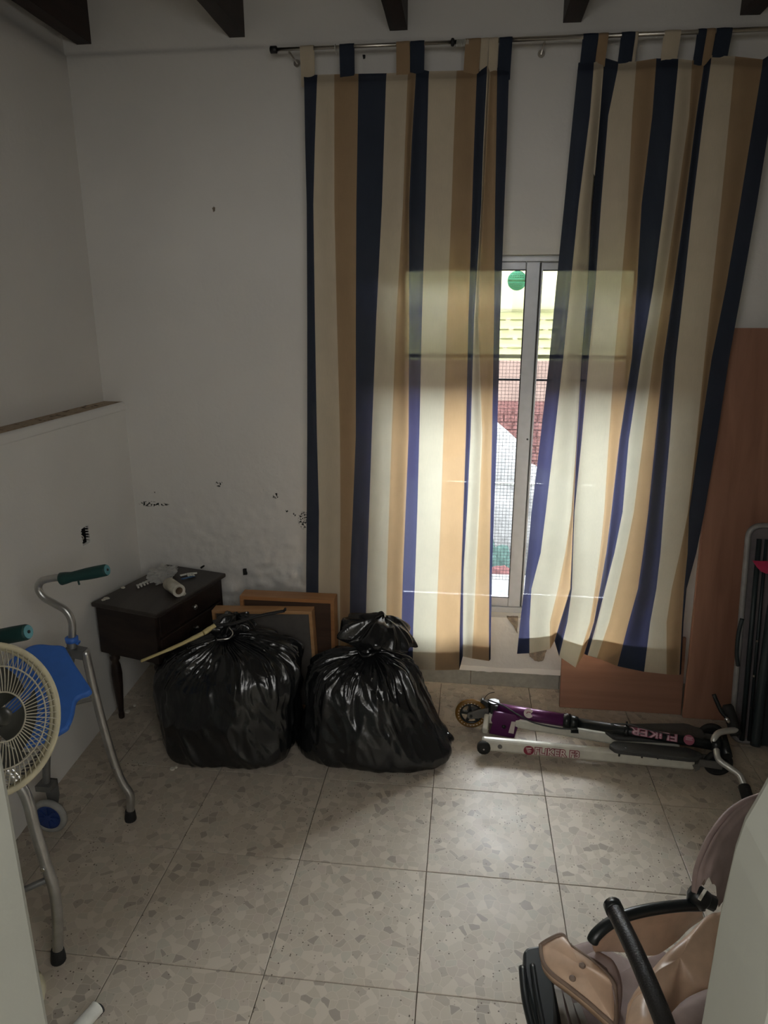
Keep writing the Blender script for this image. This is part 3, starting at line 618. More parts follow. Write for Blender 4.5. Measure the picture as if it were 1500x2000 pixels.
for bx_ in (-0.60, 0.30, 1.45):
    MB().tube([(bx_, RODY, rz-0.010), (bx_, WY-0.002, rz-0.010)], 0.004, 8).lathe([(0.013, 0), (0.013, 0.004)], (bx_, WY-0.006, rz-0.010), (0, 1, 0), 12).obj('bracket', 'rod', rod)

# ================================================================== CURTAINS
STR = 'bctbctbctbctb'
SM = ['blue', 'cream', 'tan']
def build_curtain(name, label, rows, depth, base, hem_v, tabs, seed):
    """rows: list of [(u,v) x 14] seam points down the cloth; depth[j]: fold depth of each seam; base(k): plane of the cloth for row position k in 0..1"""
    root = thing(name, label, 'curtain', (0, 0, 0))
    K = len(rows); SUBR, SUBC = 14, 7
    nR = (K-1)*SUBR; nC = 13*SUBC
    def cr(p0, p1, p2, p3, t): return 0.5*((2*p1)+(p2-p0)*t+(2*p0-5*p1+4*p2-p3)*t*t+(3*p1-p0-3*p2+p3)*t**3)
    def seam(r, j):
        k = min(int(r), K-2); t = r-k; g = lambda q: rows[max(0, min(K-1, q))][j]
        # linear across rows of uneven spacing, softened
        a, b = g(k), g(k+1); return (lerp(a[0], b[0], t), lerp(a[1], b[1], t))
    bul = [random.Random(seed*31+j).uniform(0.4, 1.0) for j in range(13)]
    def pt(i, c):
        r = i/SUBR; j = min(c//SUBC, 12); t = (c-j*SUBC)/SUBC
        a, b = seam(r, j), seam(r, j+1); u = lerp(a[0], b[0], t); v = lerp(a[1], b[1], t)
        rel = i/nR
        ta = t*t*(3-2*t)
        d = lerp(depth[j], depth[j+1], ta)
        d += -0.010*bul[j]*math.sin(math.pi*t)*(0.5+0.5*math.sin(3.1*rel+j*1.3))
        amp = 0.35+0.65*sstep(0.02, 0.25, rel)
        d = 1.5*d*amp+0.006*noise.noise((u*0.012, v*0.004, seed))*sstep(0.05, 0.3, rel)+0.0022*noise.noise((u*0.05, v*0.02, seed+3))
        d += 0.004*noise.noise((u*0.03, v*0.03, seed+9))*sstep(0.75, 1.0, rel)
        return ony(u, v, base(rel, u)+d)
    panel = MB().grid(pt, nR, nC, mfn=lambda i, c: 'bct'.index(STR[c//SUBC])).obj('panel', SM, root, fix=False)
    # folded hem sewn behind the lower edge
    h0 = int(nR*hem_v)
    hem = MB().grid(lambda i, c: Vector(pt(h0+i, c))+Vector((0, 0.004, 0)), nR-h0, nC, mfn=lambda i, c: 'bct'.index(STR[c//SUBC])).obj('hem', SM, panel, fix=False)
    MB().grid(lambda i, c: Vector(pt(i, c))+Vector((0, 0.004, 0)), 4, nC, mfn=lambda i, c: 'bct'.index(STR[c//SUBC])).obj('top_hem', SM, panel, fix=False)
    for (u0, u1, vb, cc, sh_) in tabs:
        p0 = ony(u0, vb, base(0, u0)-0.006); p1 = ony(u1, vb, base(0, u1)-0.006); w = p1.x-p0.x; zb = p0.z
        path = [(p0.y, zb-0.03), (p0.y, zb)]+[(lerp(p0.y, RODY-0.010, s), lerp(zb, rz-0.002, s)) for s in (0.5, 0.85)]
        path += [(RODY-0.0095*math.cos(a), rz+0.0095*math.sin(a)) for a in (0, math.pi/4, math.pi/2, 3*math.pi/4, math.pi)]
        path += [(RODY+0.0085, lerp(rz, zb, 0.5)), (p0.y+0.012, zb), (p0.y+0.012, zb-0.03)]
        b = MB().grid(lambda i, j: (lerp(p0.x+sh_*sstep(zb, rz, path[i][1]), p1.x+sh_*sstep(zb, rz, path[i][1]), j/4), path[i][0]+0.0015*math.sin(j*1.3+seed), path[i][1]), len(path)-1, 4)
        b.obj('tab', {'b': 'blue', 'c': 'cream', 't': 'tan'}[cc], root, fix=False)
    return root
def R_(v, xs): return [(x, v) for x in xs]
rowsL = [
 list(zip([593,620,653,700,755,797,813,838,892,932,951,957,971,995], [146,146,145,144,143,141,133,139,138,137,125,131,132,130])),
 list(zip([594,619,653,700,754,796,812,837,891,931,951,957,971,994], [162,162,161,160,159,157,150,155,154,153,143,148,148,147])),
 R_(280, [596,615,653,698,750,791,804,834,886,926,944,950,969,990]),
 R_(400, [599,612,653,696,746,787,799,831,882,922,940,943,967,985]),
 R_(620, [600,615,658,695,735,774,799,824,873,915,926,934,965,977]),
 R_(850, [600,619,664,695,726,765,798,819,866,910,919,942,961,971]),
 R_(1000, [599,623,665,689,721,760,792,815,861,905,912,936,958,965]),
 R_(1120, [598,622,664,684,717,756,787,811,856,901,905,930,956,961]),
 list(zip([598,622,664,683,714,754,784,807,852,898,904,925,955,959], [1225]*14)),
 list(zip([598,622,664,682,713,753,783,806,850,897,904,922,955,958], [1290,1292,1295,1298,1300,1302,1304,1306,1309,1308,1282,1286,1291,1288])),
]
dL = [0.0, -0.012, 0.010, -0.006, 0.006, -0.008, 0.014, -0.004, -0.012, 0.004, -0.014, 0.012, 0.0, 0.010]
curL = build_curtain('striped_curtain', 'blue cream and tan striped tab curtain behind the two black bags', rowsL, dL, lambda r, u: 0.644-0.03*sstep(0, 0.15, r)-0.022*r, 0.955,
  [(588,614,150,'c',0), (664,692,150,'b',0), (774,800,150,'t',0.0), (801,828,146,'b',0), (905,935,143,'t',0.004), (936,951,140,'c',0.003), (953,971,138,'c',0), (972,997,136,'b',0.002)], 1)
rowsR = [
 list(zip([1130,1160,1180,1178,1208,1243,1282,1325,1352,1376,1390,1436,1490,1520], [122,122,116,112,121,120,114,115,118,114,108,110,116,96])),
 list(zip([1128,1159,1179,1177,1206,1242,1281,1324,1351,1374,1388,1434,1488,1518], [138,138,134,130,138,137,132,133,136,132,126,128,134,116])),
 R_(226, [1119,1152,1172,1171,1188,1235,1274,1315,1346,1360,1374,1425,1473,1506]),
 R_(400, [1102,1130,1157,1156,1174,1226,1253,1297,1321,1338,1353,1408,1445,1478]),
 R_(560, [1086,1114,1147,1147,1163,1213,1244,1276,1298,1316,1336,1391,1418,1450]),
 R_(700, [1073,1100,1136,1136,1150,1200,1234,1252,1276,1296,1320,1376,1390,1424]),
 R_(860, [1055,1082,1126,1127,1136,1189,1210,1228,1256,1280,1308,1360,1366,1400]),
 R_(1000, [1038,1066,1116,1120,1122,1180,1194,1216,1238,1266,1296,1344,1346,1376]),
 R_(1080, [1031,1056,1104,1117,1119,1172,1184,1200,1222,1256,1290,1328,1343,1360]),
 R_(1150, [1024,1038,1090,1114,1117,1162,1172,1182,1206,1246,1282,1312,1336,1341]),
 R_(1215, [1016,1034,1074,1094,1108,1152,1160,1166,1190,1228,1270,1302,1332,1335]),
 list(zip([1010,1034,1074,1083,1092,1124,1141,1148,1166,1206,1258,1302,1327,1330], [1277,1276,1268,1252,1282,1304,1277,1280,1285,1301,1312,1317,1318,1317])),
]
dR = [0.0, -0.014, 0.016, 0.034, -0.006, -0.016, 0.004, -0.012, 0.010, 0.026, -0.004, -0.014, 0.004, 0.012]
def baseR(r, u): return 0.644-0.034*sstep(0, 0.12, r)-0.055*sstep(0.45, 0.95, r)*sstep(1020, 1150, u)-0.02*r
curR = build_curtain('striped_curtain', 'blue cream and tan striped tab curtain hanging over the brown boards', rowsR, dR, baseR, 0.955,
  [(1133,1162,126,'b',0.004), (1163,1182,120,'t',0.004), (1207,1233,126,'b',0.004), (1234,1240,124,'c',0.003), (1291,1322,119,'c',0.003), (1356,1372,115,'b',0.003), (1372,1389,116,'t',0.003), (1391,1421,112,'b',0.004)], 2)
for c_ in (curL, curR): c_['group'] = 'striped curtains on the rod'

# ================================================================== BOARDS ON THE WALL
def leaning(name, label, x0, x1, z1, yb, yt, th, mname):
    a = math.atan2(yt-yb, z1); e = thing(name, label, 'board', ((x0+x1)/2, yb, 0))
    R = Matrix.Rotation(-a, 3, 'X'); L = math.hypot(z1, yt-yb)
    MB().box((x0, 0, 0), (x1, th, L), 0, R, (0, yb, 0.001)).obj('sheet', mname, e, bevel=0.002); return e
tall = leaning('plywood_board', 'tall brown plywood board leaning on the wall behind the curtain edge', 1.032, 1.66, 1.60, 0.575, 0.715, 0.018, 'board')
low = leaning('plywood_board', 'low brown board with horizontal grain standing under the curtain hem', 0.52, 1.030, 0.335, 0.598, 0.655, 0.016, 'boardh')

# ================================================================== NIGHTSTAND
NS = thing('nightstand', 'small dark wooden bedside table with two drawers in the corner', 'nightstand', (-1.178, 0.452, 0)); NR = Matrix.Rotation(math.radians(-14.5), 3, 'Z'); NP = Vector((-1.178, 0.452, 0))
def nb(lo, hi, name, m, par=None, bev=0.003): return MB().box(lo, hi, 0, NR, NP).obj(name, m, par or NS, bevel=bev)
nb((-0.160, -0.238, 0.522), (0.160, 0.238, 0.540), 'top', 'darktop', None, 0.005)
b = MB()
for lo, hi in (((-0.148, -0.226, 0.318), (0.132, -0.212, 0.522)), ((-0.148, 0.212, 0.318), (0.132, 0.226, 0.522)), ((-0.148, -0.212, 0.318), (-0.136, 0.212, 0.522)), ((-0.136, -0.212, 0.318), (0.130, 0.212, 0.330)), ((0.128, -0.226, 0.318), (0.142, -0.208, 0.522)), ((0.128, 0.208, 0.318), (0.142, 0.226, 0.522)), ((0.120, -0.212, 0.418), (0.140, 0.212, 0.424))): b.box(lo, hi, 0, NR, NP)
b.obj('body', 'darkwood', NS, bevel=0.002)
for z0, z1 in ((0.426, 0.516), (0.332, 0.416)):
    d = nb((0.128, -0.205, z0), (0.147, 0.205, z1), 'drawer', 'darkwood', None, 0.004)
    p = NR @ Vector((0.147, 0.0, (z0+z1)/2+0.004))+NP
    MB().lathe([(0.004, 0), (0.004, 0.010), (0.010, 0.013), (0.0115, 0.018), (0.007, 0.023), (0.002, 0.024)], p, NR @ Vector((1, 0, 0)), 14).obj('knob', 'knob', d)
for sx_ in (-1, 1):
    for sy_ in (-1, 1):
        p = NR @ Vector((sx_*0.112, sy_*0.192, 0))+NP
        MB().lathe([(0.008, 0), (0.012, 0.004), (0.0125, 0.02), (0.010, 0.03), (0.013, 0.06), (0.019, 0.15), (0.022, 0.21), (0.019, 0.25), (0.013, 0.268), (0.020, 0.278), (0.020, 0.290), (0.014, 0.298), (0.022, 0.306), (0.022, 0.319)], p, (0, 0, 1), 16).obj('leg', 'darkwood', NS)
# what lies on it
def top(u, v, dz=0.0): return onz(u, v, 0.541+dz)
pa = top(330, 1142, 0.022); pb = top(350, 1156, 0.022); ax = (Vector((pb.x, pb.y, 0))-Vector((pa.x, pa.y, 0))).normalized()
rc = Vector((pb.x, pb.y, 0.541+0.0265))
roll = thing('paper_roll', 'white paper roll with a loose end on the bedside table', 'paper roll', rc)
rp = [(0.0265, 0), (0.0265, -0.10), (0.0150, -0.10), (0.0150, 0.0), (0.0265, 0)]
b = MB(); q = Vector((0, 0, 1)).rotation_difference(ax); n = 28
b.grid(lambda i, j: rc+q @ Vector((rp[j][0]*math.cos(2*math.pi*i/n), rp[j][0]*math.sin(2*math.pi*i/n), rp[j][1])), n, 4)
b.obj('paper', 'paper', roll, fix=True)
b = MB(); rp2 = [(0.0152, 0.0005), (0.0152, -0.101), (0.0135, -0.101), (0.0135, 0.0005), (0.0152, 0.0005)]
b.grid(lambda i, j: rc+q @ Vector((rp2[j][0]*math.cos(2*math.pi*i/n), rp2[j][0]*math.sin(2*math.pi*i/n), rp2[j][1])), n, 4)
b.obj('core', 'cardboard', roll, fix=True)
sd = Vector((-ax.y, ax.x, 0))
b = MB(); b.grid(lambda i, j: rc+ax*lerp(-0.10, 0.0, j/4)+sd*lerp(0.004, 0.052-0.02*j/4, i/6)+Vector((0, 0, -0.0255+0.006*(i/6)**2*math.sin(j))), 6, 4); b.obj('loose_end', 'paper', roll, fix=False)
# crumpled clear film
c = top(318, 1132); bm = bmesh.new(); bmesh.ops.create_icosphere(bm, subdivisions=5, radius=1)
for v in bm.verts:
    n1 = noise.noise(v.co*1.8)*0.5+abs(noise.noise(v.co*3))*0.55
    v.co = Vector((v.co.x*0.055, v.co.y*0.075, max(-0.02, v.co.z*0.030)))*(0.85+n1); v.co.z = max(v.co.z, -0.020)
    v.co += Vector((c.x, c.y+0.01, 0.562))
me = bpy.data.meshes.new('crumpled_film'); bm.to_mesh(me); bm.free(); me.materials.append(M['film'])
for p in me.polygons: p.use_smooth = True
fo = bpy.data.objects.new('crumpled_film', me); col.objects.link(fo); tag(fo, 'crumpled clear plastic film beside the paper roll on the bedside table', 'plastic film')
def plate(name, pts, w, mname, label, cat, z, extra=None):
    e = thing(name, label, cat, (*pts[0][:2], z)); b = MB()
    for a_, b_ in zip(pts, pts[1:]): b.bar((a_[0], a_[1], z), (b_[0], b_[1], z), w, 0.005)
    b.obj('body', mname, e, bevel=0.001)
    if extra:
        b = MB()
        for a_, b_ in extra: b.bar((a_[0], a_[1], z+0.003), (b_[0], b_[1], z+0.003), w*0.7, 0.006)
        b.obj('teeth', mname, e)
h1 = [top(268, 1146), top(286, 1138), top(312, 1128)]
plate('plastic_hanger_piece', h1, 0.010, 'whiteplastic', 'white toothed plastic hanger piece on the bedside table near the wall edge', 'hanger piece', 0.5455, [(top(268+6*k, 1146-2.6*k), top(271+6*k, 1151-2.6*k)) for k in range(4)])
h2 = [top(352, 1126), top(370, 1122), top(385, 1121)]
plate('plastic_hanger_piece', h2, 0.011, 'whiteplastic', 'white plastic hanger piece behind the paper roll', 'hanger piece', 0.5455, [(top(366+5*k, 1124), top(369+5*k, 1128)) for k in range(3)])
pp = [top(354, 1131, 0.005), top(381, 1125, 0.005)]; pen = thing('ballpoint_pen', 'blue pen lying behind the paper roll on the bedside table', 'pen', pp[0])
MB().tube([(pp[0].x, pp[0].y, 0.546), (pp[1].x, pp[1].y, 0.546)], [0.004, 0.0035], 8).obj('barrel', 'penblue', pen)
for k, (u, v, r) in enumerate(((240, 1148, 0.010), (208, 1169, 0.013), (202, 1172, 0.008))):
    p = top(u, v); b = MB(); m_ = 7
    P = [(p.x+r*(0.6+0.5*random.random())*math.cos(2*math.pi*a/m_), p.y+r*(0.6+0.5*random.random())*math.sin(2*math.pi*a/m_), 0.5405) for a in range(m_)]
    tag(b.prism(P, (0, 0, 1), 0.004).obj('plaster_flake', 'paper'), ['white plaster flake near the middle of the bedside table edge', 'larger white plaster flake at the bedside table corner', 'smaller white plaster flake at the bedside table corner'][k], 'flake', 'plaster flakes on the table')
for k, (u, v, r) in enumerate(((236, 1388, 0.014), (249, 1391, 0.012), (263, 1379, 0.008), (337, 1503, 0.010), (344, 1500, 0.006))):
    p = onz(u, v, 0); m_ = 8
    P = [(p.x+r*(0.6+0.5*random.random())*math.cos(2*math.pi*a/m_), p.y+r*(0.6+0.5*random.random())*math.sin(2*math.pi*a/m_), 0.0005) for a in range(m_)]
    tag(MB().prism(P, (0, 0, 1), 0.006).obj('plaster_crumb', 'paper'), ['white plaster crumb on the floor left of the table leg', 'white plaster crumb on the floor in front of the table leg', 'tiny white crumb on the floor right of the table leg', 'white crumb on the floor in front of the bag with the hanger', 'tiny crumb beside the white crumb in front of the bag'][k], 'crumb', 'crumbs on the floor')

# ================================================================== LOOSE DRAWERS STANDING ON END
def loose_drawer(name, label, x0, x1, y0, dep, z1, tilt, wm, pm, th=0.016):
    e = thing(name, label, 'drawer', ((x0+x1)/2, y0, 0)); R = Matrix.Rotation(tilt, 3, 'Y'); c = Vector(((x0+x1)/2, y0, 0)); w = (x1-x0)/2
    sh_ = Vector((0, 0, w*abs(math.sin(tilt))))
    for nm, lo, hi in (('front_board', (-w, 0, z1-th), (w, dep, z1)), ('back_board', (-w, 0, 0), (w, dep, th)), ('side_board', (-w, 0, th), (-w+th, dep, z1-th)), ('side_board', (w-th, 0, th), (w, dep, z1-th))):
        MB().box(lo, hi, 0, R, c+sh_).obj(nm, wm, e, bevel=0.0015)
    MB().box((-w+th, 0.012, th), (w-th, 0.017, z1-th), 0, R, c+sh_).obj('bottom_panel', pm, e)
    return e
pA, qA = ony(469, 1166, 0.50), ony(653, 1168, 0.50)
loose_drawer('loose_drawer', 'orange brown wooden drawer on its side under the curtain edge', pA.x, qA.x, 0.492, 0.075, (pA.z+qA.z)/2, 0.0, 'drawerwood', 'drawerpanel')
pB, qB = ony(421, 1200, 0.425), ony(617, 1190, 0.425)
loose_drawer('loose_drawer', 'lighter wooden drawer on its side just behind the bag with the hanger', pB.x, qB.x, 0.430, 0.055, (pB.z+qB.z)/2-0.008, math.radians(-2.4), 'drawerwood2', 'drawergrey', 0.014)

# ================================================================== BIN BAGS
def bin_bag(name, label, levels, knot, tuft, seed, press=None, corner=None, droop=0.0):
    """levels: (z, x_left, x_right, y_front, y_back, squareness)"""
    root = thing(name, label, 'bin bag', ((levels[0][1]+levels[0][2])/2, (levels[0][3]+levels[0][4])/2, 0), 'full black bin bags')
    NT, NZ = 320, 150
    def lev(s):
        f = s*(len(levels)-1); k = min(int(f), len(levels)-2); t = f-k
        g = lambda q: levels[max(0, min(len(levels)-1, q))]
        return [0.5*((2*b_)+(c_-a_)*t+(2*a_-5*b_+4*c_-d_)*t*t+(3*b_-a_-3*c_+d_)*t**3) for a_, b_, c_, d_ in zip(g(k-1), g(k), g(k+1), g(k+2))]
    ridges = []
    rn = random.Random(seed)
    for _ in range(85): ridges.append((rn.uniform(0, 2*math.pi), rn.uniform(0.018, 0.075), rn.uniform(0.3, 1.0), rn.uniform(0.42, 0.85), rn.uniform(-0.5, 0.5)))
    def pt(i, j):
        th = 2*math.pi*i/NT; s = j/NZ
        z, xl, xr, yf, yb, sq = lev(s)
        cx, cy_ = (xl+xr)/2, (yf+yb)/2; c, sn = math.cos(th), math.sin(th); e = 2/sq
        x = (xr-xl)/2*math.copysign(abs(c)**e, c); y = (yb-yf)/2*math.copysign(abs(sn)**e, sn)
        R = max(0.02, math.hypot(x, y))
        up = sstep(0.35, 0.95, s)
        d = 0
        for (a, w, h, lo, sw) in ridges:
            da = (th-a-sw*(1-s)+math.pi) % (2*math.pi)-math.pi
            ww = w*(1+1.1*(1-s)); q = abs(da)/ww
            if q < 1: d += h*(1-q)**1.3*sstep(lo-0.16, lo+0.25, s)*0.020*(0.4+0.6*min(1, R/0.2))
        P = Vector((cx+x, cy_+y, z))
        n1 = noise.noise(P*4.5+Vector((seed, 0, 0))); n2 = noise.noise(P*11+Vector((0, seed, 0)))
        # crumpled facets: ridged noise, drawn out down the sides
        Q = Vector((P.x*12+P.z*5, P.y*12, P.z*5)); rdg = 1-abs(noise.noise(Q+Vector((seed*3, 1, 1))))*2.2
        rdg2 = 1-abs(noise.noise(Q*2.3+Vector((1, seed*2, 1))))*2.2
        cr_ = 0.022*n1+0.006*n2+0.008*max(-0.5, rdg)+0.0035*max(-0.5, rdg2)
        base_fade = sstep(0.0, 0.10, s)
        f = (cr_*(0.25+0.75*base_fade)*(0.4+0.6*min(1, R/0.2))+d)
        o = Vector((x, y, 0)); o = o/R
        P += o*(f-0.012); P.z += 0.5*f*sstep(0.6, 0.95, s)
        P.z = max(0.002+0.0*i, P.z)
        if press: P = press(P)
        return P
    b = MB(); b.grid(pt, NT, NZ)
    body = b.obj('sack', 'bag', root, fix=False)
    kx, ky, kz = knot
    # knotted neck
    q = MB(); q.grid(lambda i, j: Vector((kx, ky, kz))+Vector((math.cos(2*math.pi*i/24)*(0.030+0.010*noise.noise((i*0.9, j*0.7, seed)))*(0.5+0.75*math.sin(math.pi*j/8)), math.sin(2*math.pi*i/24)*(0.028+0.010*noise.noise((i*0.9, j*0.7, seed+5)))*(0.5+0.75*math.sin(math.pi*j/8)), -0.025+0.055*j/8)), 24, 8)
    q.tube(smooth_path([(kx-0.030, ky-0.01, kz-0.002), (kx-0.012, ky-0.034, kz-0.006), (kx+0.018, ky-0.032, kz+0.004), (kx+0.036, ky-0.005, kz+0.010), (kx+0.012, ky+0.028, kz+0.004), (kx-0.026, ky+0.018, kz)]), 0.013, 10, squash=0.7)
    q.obj('knot', 'bag', root, fix=False)
    # gathered end of the sack above the knot
    tx_, ty_, tz_, tw, tl = tuft
    def tp(i, j):
        th = 2*math.pi*i/120; s = j/26
        r = lerp(0.040, tw, sstep(0.0, 0.36, s))*(1-0.9*sstep(0.45, 1.0, s)**1.3)
        cxx = lerp(kx, tx_, sstep(0, 0.8, s)); cyy = lerp(ky, ty_, s); zz = lerp(kz-0.004, tz_, math.sin(s*math.pi/2)**0.9)
        fold = 1-abs(math.sin(th*3.5+1.7*math.sin(th*2+seed)+1.2*s)); fold2 = 1-abs(math.sin(th*8+2*math.sin(th+seed*2)))
        w = r*(0.80+0.30*fold+0.12*fold2)*(1+0.30*noise.noise((math.cos(th)*1.6, math.sin(th)*1.6, s*2.2+seed)))
        return (cxx+w*math.cos(th), cyy+0.66*w*math.sin(th), zz+0.030*noise.noise((math.cos(th)*2, math.sin(th)*2, s*3+seed))*sstep(0.1, 0.5, s)-droop*max(0, w*math.cos(th))*sstep(0.05, 0.4, s))
    MB().grid(tp, 120, 26).obj('gathered_end', 'bag', root, fix=False)
    if corner:
        MB().tube(smooth_path(corner), [0.02, 0.024, 0.022, 0.014, 0.006], 10).obj('corner_fold', 'bag', root, fix=False)
    return root
NRI = NR.inverted()
def press1(P):
    q = NRI @ (P-NP)
    if q.z > 0.305 and q.x < 0.178 and abs(q.y) < 0.255:
        q.x = 0.178-0.05*(0.178-q.x); return NR @ q+NP
    return P
bin_bag('bin_bag', 'black bin bag with a wooden hanger lying on its knot, nearest the bedside table',
 [(0.002, -0.98, -0.62, 0.05, 0.36, 2.6), (0.004, -1.035, -0.575, 0.00, 0.40, 3.0), (0.05, -1.065, -0.545, -0.025, 0.40, 2.9), (0.13, -1.082, -0.535, -0.02, 0.40, 2.6), (0.22, -1.098, -0.530, 0.00, 0.40, 2.5), (0.30, -1.095, -0.528, 0.02, 0.40, 2.4), (0.36, -1.055, -0.545, 0.05, 0.40, 2.3), (0.405, -0.985, -0.60, 0.09, 0.36, 2.2), (0.435, -0.90, -0.72, 0.14, 0.31, 2.0), (0.448, -0.845, -0.795, 0.19, 0.25, 2.0)],
 (-0.822, 0.215, 0.452), (-0.790, 0.255, 0.522, 0.085, 0.07), 3, press1)
bin_bag('bin_bag', 'black bin bag with a tall bunched top, nearest the scooter',
 [(0.002, -0.48, -0.02, 0.10, 0.40, 2.4), (0.004, -0.545, 0.045, 0.045, 0.44, 2.5), (0.04, -0.560, 0.062, 0.025, 0.45, 2.4), (0.10, -0.530, 0.025, 0.03, 0.45, 2.3), (0.17, -0.515, -0.015, 0.05, 0.44, 2.3), (0.24, -0.515, -0.05, 0.07, 0.43, 2.3), (0.30, -0.505, -0.075, 0.10, 0.42, 2.2), (0.345, -0.455, -0.11, 0.14, 0.39, 2.1), (0.375, -0.36, -0.18, 0.20, 0.34, 2.0), (0.39, -0.30, -0.245, 0.245, 0.30, 2.0)],
 (-0.272, 0.265, 0.396), (-0.215, 0.295, 0.530, 0.140, 0.1), 11, None, [(-0.02, 0.25, 0.035), (0.025, 0.245, 0.05), (0.05, 0.25, 0.045), (0.066, 0.26, 0.03)], 0.45)

# ---- wooden clothes hanger lying over the first bag
hz = 0.44
P0 = ony(276, 1291, 0.10); P1 = ony(345, 1262, 0.13); P2 = ony(398, 1236, 0.16); P3 = ony(420, 1221, 0.19); P4 = ony(455, 1218, 0.20); P5 = ony(505, 1203, 0.22); P6 = ony(556, 1193, 0.24)
hg = thing('clothes_hanger', 'pale wooden clothes hanger with a black arm lying across the bag', 'hanger', P3)
MB().tube(smooth_path([P0, P1, P2]), [0.009]*5+[0.011]*4+[0.013]*4, 10, squash=0.6).tube(smooth_path([P2, P3]), [0.014]*4+[0.012]*3, 10, squash=0.6).obj('wooden_arm', 'hangerwood', hg)
MB().tube(smooth_path([P3, P4, P5, P6]), [0.009]*10+[0.008]*9, 10, squash=0.7).lathe([(0.004, 0), (0.006, 0.004), (0.004, 0.012)], P6, (0.3, 0, 1), 8).obj('black_arm', 'blackplastic', hg)
k0 = ony(448, 1226, 0.165)
MB().tube(smooth_path([k0, ony(455, 1236, 0.15), ony(448, 1246, 0.13), ony(434, 1249, 0.12), ony(424, 1250, 0.12)]), 0.0024, 8).obj('hook', 'chrome', hg)

# ================================================================== WALKER
FY, NY = -0.29, -0.823            # planes of its far and near side frames
wk = thing('walking_frame', 'aluminium walking frame with a blue seat and teal grips by the left wall', 'walking frame', (-1.1, -0.55, 0))
def side(y, hoff, foot_px, dx=0.0, dz=0.0):
    F = lambda u, v: ony(u, v, FY)-Vector((0, 0, 0))
    off = Vector((dx, y-FY, dz))
    P = lambda u, v: F(u, v)+off
    P0_ = P; P = lambda u, v: P0_(u, v)+hoff
    up_ = MB().tube(smooth_path([P0_(140, 1262), P(141, 1230), P(139, 1210), P(128, 1192), P(108, 1180), P(86, 1167), P(75, 1150), P(80, 1136), P(98, 1130), P(124, 1127)], 6), 0.0115, 12)
    up_.obj('handle_tube', 'tube', wk)
    a, b_ = P(118, 1131), P(209, 1113); d = b_-a
    prof = [(0.0155, 0), (0.020, 0.004), (0.0185, 0.02), (0.0155, 0.04), (0.0165, 0.06), (0.0185, 0.09), (0.019, 0.12), (0.0185, d.length-0.005), (0.0165, d.length)]
    g_ = MB().lathe(prof, a, d, 18).obj('grip', 'teal', wk)
    MB().lathe([(0.0155, 0), (0.0155, 0.0015)], b_, d, 18).obj('grip_end', 'tealend', g_)
    MB().lathe([(0.004, 0), (0.004, 0.002)], b_+d.normalized()*0.0015, d, 8).obj('grip_hole', 'rubber', g_)
    MB().tube([P(153, 1135), P(155, 1142)], 0.003, 6).obj('grip_tab', 'teal', g_)
    P = P0_
    MB().lathe([(0.0125, -0.010), (0.019, -0.009), (0.020, 0.006), (0.0125, 0.008)], P(140, 1248), (0, 0, 1), 18).bar(P(143, 1250), P(155, 1256), 0.012, 0.010).obj('height_collar', 'blueseat', wk)
    MB().lathe([(0.016, -0.045), (0.016, 0.0)], P(140, 1252), (0.05, 0, 1), 16).bar(P(132, 1270), P(166, 1277), 0.030, 0.030).lathe([(0.007, 0), (0.007, 0.004)], P(137, 1264)+Vector((0, -0.018, 0)), (0, -1, 0), 10).obj('joint_bracket', 'tubegrey', wk)
    foot = P(*foot_px); foot = Vector((foot.x, y, 0.0))
    mid = [P(183, 1345), P(205, 1430), P(226, 1498), P(240, 1530), P(254, 1552)] if y > -0.5 else [ony(46, 1545, y), ony(68, 1618, y), ony(90, 1690, y), ony(104, 1732, y), ony(112, 1790, y)]
    leg = MB().tube(smooth_path([P(166, 1270)]+mid+[foot+Vector((0.004, 0, 0.045)), foot+Vector((0, 0, 0.012))], 6), 0.0135, 14).obj('leg', 'tube', wk)
    MB().lathe([(0.019, 0), (0.0195, 0.006), (0.0165, 0.035), (0.0150, 0.040)], foot, (0.04, 0, 1), 16).obj('rubber_foot', 'rubber', leg)
    MB().lathe([(0.006, 0), (0.006, 0.004)], mid[2]+Vector((0, -0.013, 0)), (0, -1, 0), 10).obj('bolt', 'chrome', leg)
    # wheeled leg towards the wall
    wx_ = -1.245+dx*0.3; wy_ = y-0.085; wc = Vector((wx_, wy_, 0.062))
    MB().tube(smooth_path([P(140, 1275), P(125, 1400)+Vector((-0.01, 0, 0)), Vector((wx_+0.015, wy_+0.02, 0.30)), Vector((wx_+0.005, wy_, 0.17))], 5), 0.012, 12).obj('leg', 'tubegrey', wk)
    fk = MB()
    for s_ in (1,): fk.prism([(wx_-0.020, wc.y+s_*0.021, 0.19), (wx_+0.030, wc.y+s_*0.021, 0.19), (wx_+0.030, wc.y+s_*0.021, 0.13), (wx_+0.010, wc.y+s_*0.021, 0.052), (wx_-0.010, wc.y+s_*0.021, 0.052)], (0, 1, 0), 0.004)
    fk.box((wx_-0.020, wc.y-0.021, 0.17), (wx_+0.030, wc.y+0.025, 0.19)); fk.obj('wheel_fork', 'tubegrey', wk)
    wh = MB().tube([wc+Vector((0.050*math.cos(a_/32*2*math.pi), 0, 0.050*math.sin(a_/32*2*math.pi))) for a_ in range(32)], 0.0115, 10, closed=True).obj('wheel', 'tyre', wk)
    hb = MB().lathe([(0.036, -0.008), (0.043, -0.009), (0.043, 0.009), (0.036, 0.008)], wc, (0, 1, 0), 32)
    for a_ in range(8):
        t = a_/8*2*math.pi; hb.bar(wc+Vector((0.008*math.cos(t), -0.010, 0.008*math.sin(t))), wc+Vector((0.038*math.cos(t), -0.010, 0.038*math.sin(t))), 0.006, 0.006, (0, 1, 0))
